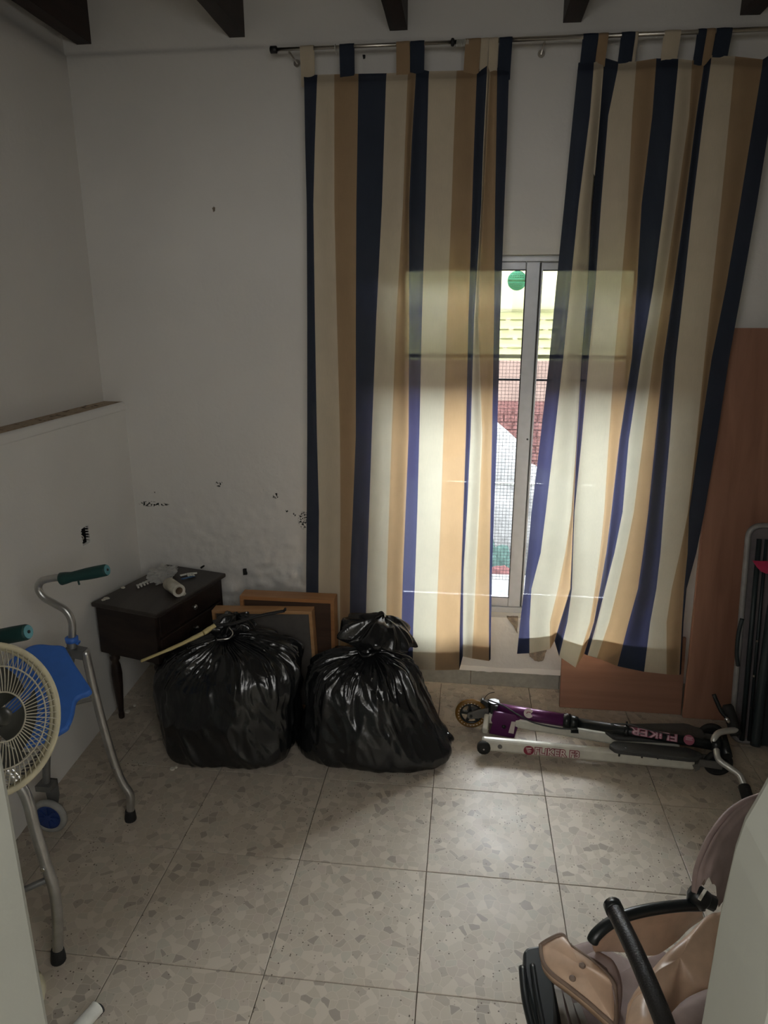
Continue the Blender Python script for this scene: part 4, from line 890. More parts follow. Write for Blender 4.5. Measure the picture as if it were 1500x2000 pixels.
    hb.lathe([(0.011, -0.014), (0.011, 0.014)], wc, (0, 1, 0), 14).obj('wheel_hub', 'bluehub', wh)
    return P
PF = side(FY, Vector(), (255, 1598), 0.0, 0.0)
dxn = onz(112, 1875).x-onz(255, 1598).x
PN = side(NY, Vector((0.038, 0, 0.055)), (255, 1598), dxn, -0.0)
# near leg brace, seat rails, seat
MB().tube([ony(98, 1715, NY), Vector((-1.18, NY-0.05, 0.16))], 0.008, 8).obj('brace', 'tubegrey', wk)
MB().tube([Vector((-1.24, FY-0.065, 0.30)), Vector((-1.24+dxn*0.3, NY-0.065, 0.30))], 0.010, 10).obj('cross_tube', 'tubegrey', wk)
for P_ in (PF, PN):
    MB().tube(smooth_path([P_(146, 1374), P_(165, 1368)+Vector((0, -0.004, 0)), P_(186, 1364)]), 0.007, 8).tube([P_(173, 1350), P_(186, 1366)], 0.008, 8).obj('seat_rail', 'tube', wk)
seat_px = [(48, 1278), (60, 1264), (78, 1257), (100, 1260), (124, 1263), (136, 1280), (150, 1304), (166, 1328), (177, 1345), (170, 1353), (154, 1358), (144, 1366), (137, 1385), (128, 1402), (116, 1416), (60, 1452), (20, 1440), (6, 1380), (10, 1330), (24, 1300)]
sy_of = lambda u, v: lerp(-0.33, -0.62, sstep(1255, 1450, v)*0.9+0.1*sstep(180, 0, u))
top_ = [ony(u, v, sy_of(u, v)) for u, v in seat_px]
cs = sum(top_, Vector())/len(top_); nrm = (top_[2]-cs).cross(top_[8]-cs).normalized()
if nrm.dot(CAM-cs) < 0: nrm = -nrm
top_ = [p-nrm*((p-cs).dot(nrm)) for p in top_]
sp_ = smooth_path(top_+[top_[0]], 4)[:-1]
hole_c = cs.lerp(top_[0], 0.72)
so = MB().prism([p-nrm*0.022 for p in sp_], nrm, 0.022).obj('seat', 'blueseat', wk, bevel=0.006)
MB().lathe([(0.016, 0), (0.016, 0.0015)], hole_c, nrm, 20).obj('seat_hand_hole', 'bluehub', so)

# ================================================================== FAN
fc = CAM+ray(-14, 1404)*1.45; fax = Vector((0.90, -0.24, 0.36)).normalized(); FR = 0.152
fan = thing('pedestal_fan', 'cream pedestal fan with a wire cage at the left edge', 'fan', (fc.x, fc.y+0.12, 0))
q = Vector((0, 0, 1)).rotation_difference(fax)
def fp(r, a, h): return fc+q @ Vector((r*math.cos(a), r*math.sin(a), h))
MB().tube([fp(FR, 2*math.pi*k/72, 0.0) for k in range(72)], 0.0075, 10, closed=True, squash=1.0).obj('cage_rim', 'fancream', fan)
MB().tube([fp(FR-0.001, 2*math.pi*k/72, -0.016) for k in range(72)], 0.0055, 8, closed=True).obj('cage_rim', 'fancream', fan)
def cage(sign, n, twist, r_in, hmax, rw):
    b = MB()
    for k in range(n):
        a0 = 2*math.pi*k/n; pts = []
        for s_ in range(9):
            t = s_/8; r = lerp(r_in, FR, t); pts.append(fp(r, a0+twist*t, sign*(hmax*(1-(r/FR)**3.2)+ (0 if sign > 0 else 0.016))))
        b.tube(pts, rw, 5, caps=False)
    return b
cage(1, 64, 0.0, 0.050, 0.034, 0.0012).obj('front_cage', 'fanwire', fan)['kind'] = 'stuff'
cage(-1, 84, 0.75, 0.045, 0.085, 0.0011).obj('rear_cage', 'fanwire', fan)['kind'] = 'stuff'
for sg, r, h in ((1, 0.104, 0.0255), (1, 0.050, 0.0335), (-1, 0.12, 0.072), (-1, 0.085, 0.088)):
    MB().tube([fp(r, 2*math.pi*k/60, sg*h) for k in range(60)], 0.0018, 6, closed=True).obj('cage_ring', 'fanwire', fan)
MB().lathe([(0.016, 0.032), (0.019, 0.035), (0.017, 0.040), (0.006, 0.042)], fc, fax, 28).obj('badge_disc', 'fandark', fan)
for k in range(5):
    b = MB(); a0 = k*2*math.pi/5+0.3
    b.grid(lambda i, j: fp(lerp(0.022, 0.115, i/8), a0+lerp(-0.15, 0.55+0.55*(i/8), j/8), -0.020+lerp(-0.018, 0.014, j/8)*(0.6+0.4*i/8)), 8, 8); b.obj('blade', 'fandark', fan, fix=False)
MB().lathe([(0.024, -0.045), (0.026, 0.0), (0.016, 0.015), (0.003, 0.018)], fc, fax, 22).obj('blade_hub', 'fandark', fan)
MB().lathe([(0.018, -0.20), (0.040, -0.19), (0.052, -0.15), (0.052, -0.105), (0.042, -0.092)], fc, fax, 26).obj('motor_housing', 'fancream', fan)
mc = fc-fax*0.15; mc.x -= 0.02
MB().tube([mc-Vector((0, 0, 0.03)), Vector((mc.x, mc.y, 0.45))], 0.013, 14).tube([Vector((mc.x, mc.y, 0.47)), Vector((mc.x, mc.y, 0.02))], 0.019, 14).lathe([(0.019, 0), (0.026, 0.004), (0.026, 0.05), (0.014, 0.055)], (mc.x, mc.y, 0.44), (0, 0, 1), 18).obj('pole', 'fancream', fan)
MB().lathe([(0.11, 0), (0.112, 0.010), (0.10, 0.022), (0.04, 0.032), (0.022, 0.05)], (mc.x, mc.y, 0.0), (0, 0, 1), 36).obj('base', 'fancream', fan)

# ================================================================== SCOOTER
sc_ = thing('kick_scooter', 'folded purple and white three wheeled kick scooter with black foot pads on the floor', 'scooter', (0.6, 0.3, 0))
wc = Vector((0.135, 0.40, 0.066)); R0 = 0.0655
wl_ = MB().tube([wc+Vector((0.055*math.cos(a/48*2*math.pi), 0, 0.055*math.sin(a/48*2*math.pi))) for a in range(48)], 0.0105, 12, closed=True).obj('front_wheel', 'amber', sc_)
b = MB().tube([wc+Vector((0.044*math.cos(a/40*2*math.pi), 0, 0.044*math.sin(a/40*2*math.pi))) for a in range(40)], 0.0060, 8, closed=True)
for a in range(5):
    t = a/5*2*math.pi+0.5; d = Vector((math.cos(t), 0, math.sin(t))); b.bar(wc+d*0.008, wc+d*0.044, 0.011, 0.012, (0, 1, 0))
b.lathe([(0.016, -0.012), (0.016, 0.012)], wc, (0, 1, 0), 18).obj('wheel_core', 'scblack', wl_)
b = MB()
for a in range(24):
    t = a/24*2*math.pi; d = Vector((math.cos(t), 0, math.sin(t))); b.lathe([(0.0022, 0), (0.0022, 0.0015)], wc+d*0.0515+Vector((0, -0.0095, 0)), (0, -1, 0), 6)
b.obj('wheel_dot', 'decalwhite', wl_)['kind'] = 'stuff'
# fork plates
hd = ony(967, 1384, 0.40)
for s_ in (-1, 1):
    y = wc.y+s_*0.020; up_ = []
    for a in range(9): t = math.pi/2+a/8*math.pi; up_.append((wc.x+0.016*math.cos(t), y, wc.z+0.016*math.sin(t)))
    fo_ = MB().prism([(hd.x, y, hd.z-0.022), (hd.x, y, hd.z+0.020), (wc.x+0.03, y, wc.z+0.030)]+up_, (0, 1, 0), 0.004).obj('fork_plate', 'scgrey', sc_)
    MB().lathe([(0.007, 0), (0.007, 0.005)], (wc.x, y+(0 if s_ < 0 else 0.004), wc.z), (0, s_, 0), 6).obj('axle_nut', 'scblack', fo_)
post0 = ony(966, 1386, 0.39); post0.z = max(post0.z, 0.10); post1 = onz(1396, 1456, 0.118); pdv = (post1-post0).normalized()
pj = post0+pdv*0.285
MB().bar(post0-pdv*0.012, post0+pdv*0.016, 0.056, 0.060).lathe([(0.024, -0.034), (0.024, 0.034)], post0-pdv*0.004, (0, 0, 1), 16).obj('steering_block', 'scblack', sc_, bevel=0.003)
MB().tube([post0+pdv*0.01, pj], 0.0255, 18).obj('head_tube', 'purple', sc_)
MB().tube([pj-pdv*0.01, pj+pdv*0.015], 0.029, 18).tube([pj+pdv*0.015, pj+pdv*0.045], [0.026, 0.022], 16).tube([pj+Vector((0, 0.01, -0.01)), pj+pdv*0.03+Vector((0.0, 0.0, -0.042))], 0.008, 8).bar(pj+pdv*0.02+Vector((0, 0, -0.04)), pj+pdv*0.05+Vector((0, 0, -0.036)), 0.012, 0.016).obj('post_clamp', 'scblack', sc_)
MB().tube([pj+pdv*0.03, post1], 0.0185, 18).obj('steering_post', 'scblack', sc_)
for u in (1212,):
    p = post0+pdv*((ony(u, 1425, 0.36).x-post0.x)/pdv.x); MB().tube([p-pdv*0.008, p+pdv*0.008], 0.0215, 16).lathe([(0.004, 0), (0.004, 0.02)], p+Vector((0, 0, 0.018)), (0, 0.2, 1), 8).obj('post_ring', 'scblack', sc_)
# purple hinge plate below the head tube
pl_px = [(964, 1391), (1018, 1398), (1012, 1420), (1004, 1443), (955, 1433), (962, 1414), (959, 1408)]
pl = MB().prism([ony(u, v, 0.345) for u, v in pl_px], (0, 1, 0), 0.045).obj('hinge_plate', 'purple', sc_, bevel=0.003)
q_ = ony(984, 1419, 0.345); MB().lathe([(0.0085, 0), (0.0085, 0.003), (0.004, 0.006)], q_, (0, -1, 0), 12).obj('hinge_bolt', 'scblack', pl)
MB().prism([ony(u, v, 0.3445) for u, v in ((999, 1409), (1007, 1410), (1003, 1433), (993, 1431))], (0, -1, 0), 0.0008).obj('paper_label', 'decalwhite', pl)
# white round emblem on the head tube
pe = post0+pdv*0.135+Vector((0, -0.020, 0.017)); ne = Vector((0, -0.75, 0.66))
emb = MB().lathe([(0.019, 0), (0.019, 0.0012)], pe, ne, 24).obj('round_emblem', 'decalwhite', sc_)
MB().tube([pe+ne*0.0016+Vector((0.008*math.cos(a), 0, 0.006*math.sin(a))) for a in (0.4, 1.2, 2.2, 3.3, 4.2, 5.0)], 0.0016, 5).obj('emblem_mark', 'decalred', emb)
# white frame legs
nl0, nl1 = Vector((0.185, 0.235, 0.040)), Vector((0.965, 0.205, 0.040)); ld_ = (nl1-nl0).normalized()
near = MB().bar(nl0-ld_*0.008, nl1, 0.030, 0.052).obj('frame_leg', 'scwhite', sc_, bevel=0.010)
fl0, fl1 = Vector((0.205, 0.375, 0.070)), Vector((0.93, 0.275, 0.046))
MB().bar(fl0, fl1, 0.030, 0.046).obj('frame_leg', 'scwhite', sc_, bevel=0.010)
MB().bar(Vector((0.190, 0.300, 0.050)), Vector((0.20, 0.375, 0.075)), 0.022, 0.03).obj('leg_yoke', 'scwhite', sc_, bevel=0.006)
MB().lathe([(0.015, -0.010), (0.026, -0.008), (0.026, 0.010), (0.014, 0.014)], nl0+Vector((0.0, -0.018, -0.006)), (0, -1, 0), 14).obj('hinge_knob', 'rubber', sc_)
MB().lathe([(0.0035, 0), (0.0035, 0.002)], nl0+Vector((0, -0.032, -0.006)), (0, -1, 0), 8).obj('knob_pin', 'chrome', sc_)
MB().lathe([(0.009, 0), (0.009, 0.003)], nl0+ld_*0.062+Vector((0, -0.0155, 0.002)), (0, -1, 0), 12).obj('leg_bolt', 'scgrey', near)
# lettering on the near leg: FLiKER F3 in white with a dark red surround, after a round badge
def decal(body, size, at, right, up, outn, m1, m2, name, par, bold1=0.0030, bold2=0.0004):
    rv = right.normalized(); n_ = outn.normalized(); uv = n_.cross(rv).normalized()
    if uv.dot(up) < 0: uv = -uv
    for mm, bo, d in ((m1, bold1, 0.0003), (m2, bold2, 0.0014)):
        me = textmesh(body, size, 0.0005, bo); me.materials.clear(); me.materials.append(M[mm])
        for v in me.vertices: v.co = at+rv*v.co.x+uv*v.co.y+n_*(v.co.z+d)
        o = bpy.data.objects.new(name, me); col.objects.link(o); attach(o, par)
fz = nl0+ld_*0.193+Vector((0, -0.0155, -0.0155))
bc = nl0+ld_*0.172+Vector((0, -0.0155, -0.003))
MB().lathe([(0.020, 0), (0.020, 0.0008)], bc, (0, -1, 0), 22).obj('badge', 'decalred', near)
bd = MB()
for k in range(5): bd.bar(bc+Vector((-0.012+0.002*k, -0.0012, 0.010-0.005*k)), bc+Vector((0.010-0.002*(k % 3), -0.0012, 0.011-0.005*k+0.003*(k % 2))), 0.0012, 0.002, (0, 0, 1))
bd.obj('badge_mark', 'decalwhite', near)
decal('FLiKER F3', 0.0405, fz, ld_, Vector((0, 0, 1)), Vector((0, -1, 0)), 'decalred', 'decalwhite', 'lettering', near)
# upside down lettering on the post
po = MB().tube([pj+pdv*0.03, pj+pdv*0.031], 0.002, 4).obj('post_print_base', 'scblack', sc_)
nn = Vector((0, -0.72, 0.69)); nn = (nn-pdv*nn.dot(pdv)).normalized()
t0 = (ony(1318, 1440, 0.34).x-post0.x)/pdv.x; at = post0+pdv*t0+nn*0.0185
up2 = -(nn.cross(-pdv)); up2 = up2 if up2.z < 0 else -up2
# lettering that wraps round the tube, reading towards the front wheel
def wrapped(body, size, t_start, m1, m2, par, squeeze=1.0):
    for mm, bo, d in ((m1, 0.0022, 0.0004), (m2, 0.0003, 0.0012)):
        me = textmesh(body, size, 0.0003, bo); me.materials.clear(); me.materials.append(M[mm])
        bmm = bmesh.new(); bmm.from_mesh(me); bmesh.ops.subdivide_edges(bmm, edges=[e for e in bmm.edges if e.calc_length() > 0.006], cuts=3); bmm.to_mesh(me); bmm.free()
        sidev = nn.cross(pdv)
        if sidev.z < 0: sidev = -sidev
        for v in me.vertices:
            x, y, z = v.co; a = -(y-size*0.35)/0.0185
            v.co = post0+pdv*(t_start-x*squeeze)+(nn*math.cos(a)+sidev*math.sin(a))*(0.0187+d+z)
        o = bpy.data.objects.new('post_lettering', me); col.objects.link(o); attach(o, par)
wrapped('FLiKER', 0.040, t0-0.026, 'decalpink', 'decalrose', sc_, 1.42)
bpe = post0+pdv*(t0+0.012)+nn*0.0188
ce = MB().lathe([(0.019, 0), (0.019, 0.0006)], bpe, nn, 22).obj('post_badge', 'decalpink', sc_)
cb = MB()
for k in range(5): cb.bar(bpe+nn*0.001+pdv*(-0.012)+Vector((0, 0.0, 0.011-0.0055*k)), bpe+nn*0.001+pdv*(0.012-0.003*(k % 2))+Vector((0, 0, 0.010-0.005*k)), 0.0022, 0.0012, nn)
cb.obj('post_badge_mark', 'decalrose', ce)
# foot pads
def pad(c0, c1, w0, w1, z0, name='foot_pad'):
    dd = (c1-c0); L = dd.length; dd.normalize(); sd_ = Vector((dd.y, -dd.x, 0)).normalized(); n = 20; P = []
    for k in range(n+1):
        t = k/n; w = lerp(w0, w1, t)*min(1, (1-(1-min(1, t/0.10))**2)**0.5 if t < 0.10 else 1)*(1 if t < 0.86 else 1-0.75*((t-0.86)/0.14)**1.5); P.append((c0+dd*(L*t), max(w, 0.004)))
    poly = [p+sd_*w for p, w in P]+[p-sd_*w for p, w in P[::-1]]
    MB().prism([Vector((p.x, p.y, z0)) for p in poly], (0, 0, 1), 0.018).obj(name, 'scpad', sc_, bevel=0.006)
pad(Vector((0.655, 0.215, 0)), Vector((0.985, 0.195, 0)), 0.030, 0.036, 0.067)
pad(Vector((0.655, 0.305, 0)), Vector((1.035, 0.335, 0)), 0.046, 0.066, 0.072)
for k, u in enumerate((1208, 1253, 1284, 1310)): p = ony(u, 1487, 0.188); MB().lathe([(0.0035, 0), (0.0035, 0.014)], (p.x, 0.1885, 0.056), (0, 0, 1), 8).obj('pad_screw', 'scblack', sc_)
MB().lathe([(0.0045, 0), (0.0045, 0.003)], onz(1222, 1461, 0.085), (0, 0, 1), 8).obj('pad_rivet', 'chrome', sc_)
MB().prism([ony(u, v, 0.19) for u, v in ((1352, 1494), (1370, 1492), (1366, 1503), (1358, 1507))], (0, 1, 0), 0.02).obj('heel_bracket', 'scgrey', sc_)
# rear wheels
for nm, c_, r_ in (('rear_wheel', Vector((1.045, 0.195, 0.053)), 0.052), ('rear_wheel', Vector((1.075, 0.375, 0.053)), 0.052)):
    w_ = MB().tube([c_+Vector((0.041*math.cos(a/32*2*math.pi), 0, 0.041*math.sin(a/32*2*math.pi))) for a in range(32)], 0.0115, 10, closed=True).obj(nm, 'rubber', sc_)
    MB().lathe([(0.033, -0.008), (0.034, -0.010), (0.034, 0.010), (0.033, 0.008)], c_, (0, 1, 0), 24).obj('rear_hub', 'scblack', w_)
    MB().bar(c_+Vector((-0.075, -0.018, 0.008)), c_+Vector((0.01, -0.018, 0.0)), 0.006, 0.028).bar(c_+Vector((-0.075, 0.018, 0.008)), c_+Vector((0.01, 0.018, 0)), 0.006, 0.028).obj('rear_fork', 'scgrey', sc_)
# handlebar
hc = post1+Vector((0.004, 0, 0.004))
ne_ = Vector((1.100, 0.045, 0.024)); 
hb_n = smooth_path([hc+Vector((0, 0, 0.004)), Vector((1.062, 0.265, 0.085)), Vector((1.090, 0.205, 0.110)), Vector((1.130, 0.145, 0.095)), Vector((1.138, 0.105, 0.060))], 6)
p2 = ony(1403, 1482, 0.150); p3 = ony(1424, 1499, 0.125); p4 = ony(1444, 1514, 0.100); p5 = ony(1453, 1535, 0.078)
MB().tube(smooth_path([hc, p2, p3, p4, p5], 6), 0.0115, 12).obj('handlebar', 'silver', sc_)
g0 = p5; g1 = ony(1462, 1572, 0.022); g1.z = max(g1.z, 0.021)
MB().tube([g0, g0.lerp(g1, 0.05), g1], [0.0185, 0.020, 0.0195], 14).obj('handle_grip', 'rubber', sc_)
f1 = ony(1394, 1446, 0.205); f2 = ony(1403, 1432, 0.225); f3 = ony(1424, 1427, 0.255); f4 = ony(1438, 1426, 0.275)
MB().tube(smooth_path([hc, f1, f2, f3, f4], 6), 0.0115, 12).obj('handlebar', 'silver', sc_)
ga, gb = ony(1438, 1437, 0.270), ony(1420, 1376, 0.340)
MB().tube([ga, ga.lerp(gb, 0.05), gb.lerp(ga, 0.08), gb], [0.0185, 0.021, 0.021, 0.015], 14).obj('handle_grip', 'rubber', sc_)
la, lb_ = ony(1420, 1402, 0.285), ony(1394, 1356, 0.320)
MB().tube(smooth_path([la, ony(1408, 1388, 0.295), lb_]), [0.0075]*13, 10).obj('brake_lever', 'scblack', sc_)
MB().tube([ony(1417, 1401, 0.28), ony(1424, 1411, 0.275)], 0.008, 10).obj('brake_pivot', 'chrome', sc_)
MB().lathe([(0.024, -0.016), (0.026, 0), (0.024, 0.016)], hc, pdv, 14).tube([hc+Vector((0.03, -0.04, -0.02)), hc+Vector((0.035, 0.05, 0.01))], 0.018, 10).obj('bar_clamp', 'scblack', sc_)
# brake cable along the post, loose end above the fork
cab = [post0+Vector((-0.03, -0.01, 0.045)), post0+pdv*0.03+Vector((0, -0.022, 0.034)), post0+pdv*0.09+Vector((0, -0.034, 0.012)), post0+pdv*0.16+Vector((0, -0.036, -0.012)), post0+pdv*0.26+Vector((0, -0.03, -0.020)), pj+pdv*0.04+Vector((0, -0.028, -0.010))]
MB().tube(smooth_path(cab), 0.0032, 8).obj('brake_cable', 'scblack', sc_)
MB().tube(smooth_path([post0+pdv*0.45+Vector((0, 0, 0.019)), post0+pdv*0.52+Vector((0, 0, 0.030)), post0+pdv*0.58+Vector((0, -0.005, 0.024)), post0+pdv*0.66+Vector((0, -0.01, 0.019))]), 0.0022, 6).obj('brake_cable', 'scblack', sc_)
MB().tube(smooth_path([ony(945, 1369, 0.40), ony(949, 1360, 0.40), ony(957, 1354, 0.40), ony(966, 1352, 0.40)]), 0.0012, 6).obj('cable_end', 'scblack', sc_)
MB().bar(ony(940, 1367, 0.40), ony(955, 1376, 0.40), 0.02, 0.016).bar(ony(955, 1370, 0.395), ony(966, 1374, 0.395), 0.016, 0.016).obj('brake_caliper', 'scblack', sc_, bevel=0.002)

# ================================================================== FOLDED TABLE AT THE RIGHT EDGE
ft = thing('folded_table', 'folded camping table with grey rounded rim standing against the tall board', 'folding table', (1.4, 0.42, 0))
FTR = Matrix.Rotation(math.radians(-9), 3, 'X'); FTP = Vector((1.165, 0.40, 0.0))
def ftp(x, y, z): return FTP+FTR @ Vector((x, y, z))
def rr_loop(x0, x1, z0, z1, r, y, n=7):
    P = []
    for cx, cz, a0 in ((x1-r, z1-r, 0), (x0+r, z1-r, 90), (x0+r, z0+r, 180), (x1-r, z0+r, 270)):
        for k in range(n): a = math.radians(a0+90*k/(n-1)); P.append(ftp(cx+r*math.cos(a), y, cz+r*math.sin(a)))
    return P
H = 0.885
MB().tube(rr_loop(0.0, 0.46, 0.02, H, 0.045, 0.0), 0.011, 10, closed=True).obj('rim', 'foldrim', ft)
MB().prism(rr_loop(0.006, 0.454, 0.026, H-0.006, 0.04, 0.004), FTR @ Vector((0, 1, 0)), 0.012).obj('table_top', 'foldpanel', ft)
for x_, z0, z1, r_ in ((0.034, 0.03, H-0.05, 0.009), (0.060, 0.03, H-0.05, 0.006), (0.42, 0.03, H-0.05, 0.009)): MB().tube([ftp(x_, -0.018, z0), ftp(x_, -0.018, z1)], r_, 10).obj('leg', 'foldtube', ft)
MB().tube(smooth_path([ftp(0.30, -0.045, 0.70), ftp(0.14, -0.045, 0.69), ftp(0.10, -0.045, 0.64), ftp(0.085, -0.045, 0.40), ftp(0.075, -0.05, 0.16), ftp(0.068, -0.06, 0.03)]), 0.019, 12).obj('folded_leg_frame', 'foldtube', ft)
MB().tube(smooth_path([ftp(0.34, -0.05, 0.78), ftp(0.16, -0.05, 0.765), ftp(0.105, -0.05, 0.73), ftp(0.09, -0.05, 0.66)]), 0.010, 10).obj('folded_leg_frame', 'foldtube', ft)
MB().prism([ftp(x_, -0.03, z_) for x_, z_ in ((0.080, 0.02), (0.30, 0.02), (0.30, 0.56), (0.09, 0.52), (0.075, 0.30))], FTR @ Vector((0, 1, 0)), 0.02).obj('inner_panel', 'foldtube', ft)
MB().tube(smooth_path([ftp(0.16, -0.07, 0.60), ftp(0.135, -0.07, 0.59), ftp(0.128, -0.07, 0.55), ftp(0.128, -0.07, 0.47)]), 0.006, 10).obj('latch_bow', 'chrome', ft)
for z_ in (0.44, 0.30, 0.17): MB().lathe([(0.005, 0), (0.005, 0.004)], ftp(0.052, -0.03, z_), (0, -1, 0), 8).obj('rivet', 'chrome', ft)
MB().tube(smooth_path([ftp(0.0, -0.01, 0.52), ftp(-0.010, -0.012, 0.46), ftp(-0.010, -0.012, 0.38), ftp(0.0, -0.01, 0.33)]), 0.008, 8).obj('carry_handle', 'foldtube', ft)
pk = thing('pink_cloth', 'pink cloth with an orange corner hanging over the folded table', 'cloth', ftp(0.04, -0.03, 0.74))
b = MB(); b.grid(lambda i, j: ftp(lerp(0.008, 0.26, i/14), -0.035-0.006*math.sin(i*1.1+j*0.4)-0.004*j/6, 0.755-(0.002+0.05*min(1, i/5)+0.02*math.sin(i*0.7))*(j/6)), 14, 6); b.obj('fabric', 'pink', pk, fix=False)
b = MB(); b.grid(lambda i, j: ftp(lerp(0.060, 0.25, i/10), -0.048-0.004*math.sin(i*1.3), 0.758-0.028*(j/4)*min(1, i/3+0.2)), 10, 4); b.obj('corner', 'orange', pk, fix=False)

# ================================================================== PUSHCHAIR
ps = thing('pushchair', 'tan satin pushchair with a black leather bumper bar at the lower right', 'pushchair', (0.62, -0.85, 0))
def puffy(name, px, zs, mname, par, bul=0.02, th=0.03, n=5, rimm=None, rr=0.004):
    """cushion from an outline (pixels with heights): top bulges, closed underneath"""
    P = smooth_path([onz(u, v, z) for (u, v), z in zip(px, zs)]+[onz(*px[0], zs[0])], n)[:-1]
    c = sum(P, Vector())/len(P); k = len(P); b = MB(); rings = 7; vs = []
    for r in range(rings+1):
        t = r/rings
        for i in range(k):
            p = P[i].lerp(c, t); p = p+Vector((0, 0, bul*math.sin(math.pi/2*min(1, t*1.25))**0.8+0.006*noise.noise(p*22)*min(1, t*3))); vs.append(p)
    fs = []
    for r in range(rings):
        for i in range(k): fs.append((r*k+i, r*k+(i+1) % k, (r+1)*k+(i+1) % k, (r+1)*k+i))
    b.add(vs, fs, 0, True)
    low_ = [p-Vector((0, 0, th)) for p in P]; o0 = len(b.v); b.v += low_
    for i in range(k): b.f.append([i, o0+i, o0+(i+1) % k, (i+1) % k]); b.m.append(0); b.sm.append(True)
    b.f.append([o0+i for i in range(k)]); b.m.append(0); b.sm.append(False)
    o = b.obj(name, mname, par)
    if rimm: MB().tube(P, rr, 6, closed=True).obj('piping', rimm, o)
    return o
# footrest shell
shp = [(1020, 1882), (1026, 1874), (1056, 1868), (1074, 1900), (1082, 1950), (1092, 2010), (1100, 2110), (1070, 2150), (1052, 2060), (1032, 1980), (1020, 1920)]
fs_ = MB().prism([onz(u, v, 0.28) for u, v in shp], (0, 0, 1), 0.035).obj('footrest', 'scblack', ps, bevel=0.008)
MB().tube(smooth_path([onz(1020, 1890, 0.32), onz(1026, 1950, 0.322), onz(1040, 2010, 0.322), onz(1060, 2080, 0.322)]), 0.008, 8).tube(smooth_path([onz(1040, 1885, 0.32), onz(1050, 1950, 0.322), onz(1064, 2020, 0.322), onz(1080, 2080, 0.322)]), 0.006, 8).obj('footrest_rib', 'scblack', fs_)
# striped liner under clear film
ln_px = [(1070, 1905), (1088, 1912), (1130, 1950), (1180, 1990), (1200, 2060), (1130, 2100), (1092, 2010)]
lino = puffy('striped_liner', ln_px, [0.30]*7, 'mauve', ps, 0.012, 0.02)
for a, b_ in (((1088, 1925), (1112, 2040)), ((1106, 1940), (1135, 2040)), ((1126, 1960), (1160, 2050))):
    pa_, pb_ = onz(*a, 0.318), onz(*b_, 0.318); MB().bar(pa_, pb_, 0.013, 0.004).obj('white_stripe', 'stripewhite', lino)
b = MB(); b.grid(lambda i, j: onz(lerp(1080, 1190, j/8), lerp(1930, 2060, i/8)+0.25*(lerp(1080, 1190, j/8)-1080), 0.333+0.006*noise.noise((i*0.7, j*0.7, 0))), 8, 8); b.obj('clear_film', 'pvc', lino, fix=False)
# tan flap with two press studs
flap = puffy('padded_flap', [(1056, 1846), (1072, 1836), (1094, 1826), (1104, 1832), (1112, 1846), (1140, 1866), (1170, 1888), (1196, 1916), (1202, 1940), (1202, 1998), (1186, 1990), (1150, 1958), (1110, 1926), (1076, 1900), (1060, 1876)], [0.40, 0.41, 0.42, 0.42, 0.42, 0.42, 0.42, 0.42, 0.41, 0.40, 0.40, 0.40, 0.40, 0.40, 0.40], 'satin', ps, 0.016, 0.02, 5, 'piping', 0.0045)
for u, v in ((1137, 1887), (1118, 1912)):
    p = onz(u, v, 0.434); st_ = MB().lathe([(0.0035, 0), (0.0065, 0.0005), (0.0065, 0.0025), (0.0035, 0.003)], p, (0, 0, 1), 14).obj('press_stud', 'piping', flap)
# dark seat well behind the flap
puffy('seat_well', [(1110, 1850), (1160, 1838), (1200, 1860), (1250, 1880), (1300, 1860), (1290, 1960), (1240, 2040), (1190, 2010), (1200, 1930), (1160, 1880)], [0.33]*10, 'mauve', ps, 0.008, 0.05)
puffy('side_cushion', [(1140, 1868), (1166, 1858), (1200, 1880), (1216, 1930), (1206, 1990), (1196, 1920), (1170, 1890)], [0.40]*7, 'mauve', ps, 0.018, 0.05)
# hood hoop, tan lining below it
hoop = [(1156, 1842, 0.44), (1164, 1826, 0.455), (1190, 1804, 0.47), (1230, 1786, 0.48), (1280, 1775, 0.485), (1330, 1769, 0.485), (1372, 1768, 0.48)]
hp = smooth_path([onz(u, v, z) for u, v, z in hoop], 6)
MB().tube(hp, [0.008, 0.011]+[0.0125]*(len(hp)-2), 12, squash=0.75).obj('hood_hoop', 'scblack', ps)
b = MB(); lo_px = [(1170, 1858, 0.40), (1190, 1858, 0.39), (1222, 1862, 0.38), (1262, 1868, 0.38), (1300, 1856, 0.38), (1340, 1820, 0.39), (1378, 1790, 0.41)]
lp = smooth_path([onz(u, v, z) for u, v, z in lo_px], 6)
b.grid(lambda i, j: hp[i].lerp(lp[i], j/8)+Vector((0, 0, -0.014*math.sin(math.pi*j/8)+0.004*noise.noise((i*0.3, j*0.4, 2)))), len(hp)-1, 8); b.obj('hood_lining', 'satin', ps, fix=False)
# seat pads of quilted satin
puffy('seat_pad', [(1226, 1962), (1240, 1936), (1262, 1908), (1282, 1884), (1312, 1854), (1344, 1828), (1372, 1800), (1398, 1782), (1440, 1800), (1440, 1960), (1380, 1985), (1330, 1960), (1300, 1985), (1262, 2010), (1232, 2000)], [0.46, 0.46, 0.47, 0.48, 0.49, 0.50, 0.51, 0.52, 0.50, 0.46, 0.45, 0.45, 0.45, 0.44, 0.44], 'satin', ps, 0.045, 0.10, 4)
puffy('seat_pad', [(1228, 1975), (1240, 1950), (1262, 1940), (1284, 1962), (1304, 1990), (1300, 2060), (1250, 2070), (1226, 2030)], [0.50]*8, 'satin', ps, 0.03, 0.06, 4)
puffy('seat_cover_corner', [(1308, 1982), (1340, 1950), (1390, 1930), (1430, 1940), (1430, 2050), (1340, 2030)], [0.505]*6, 'mauve', ps, 0.02, 0.05, 4)
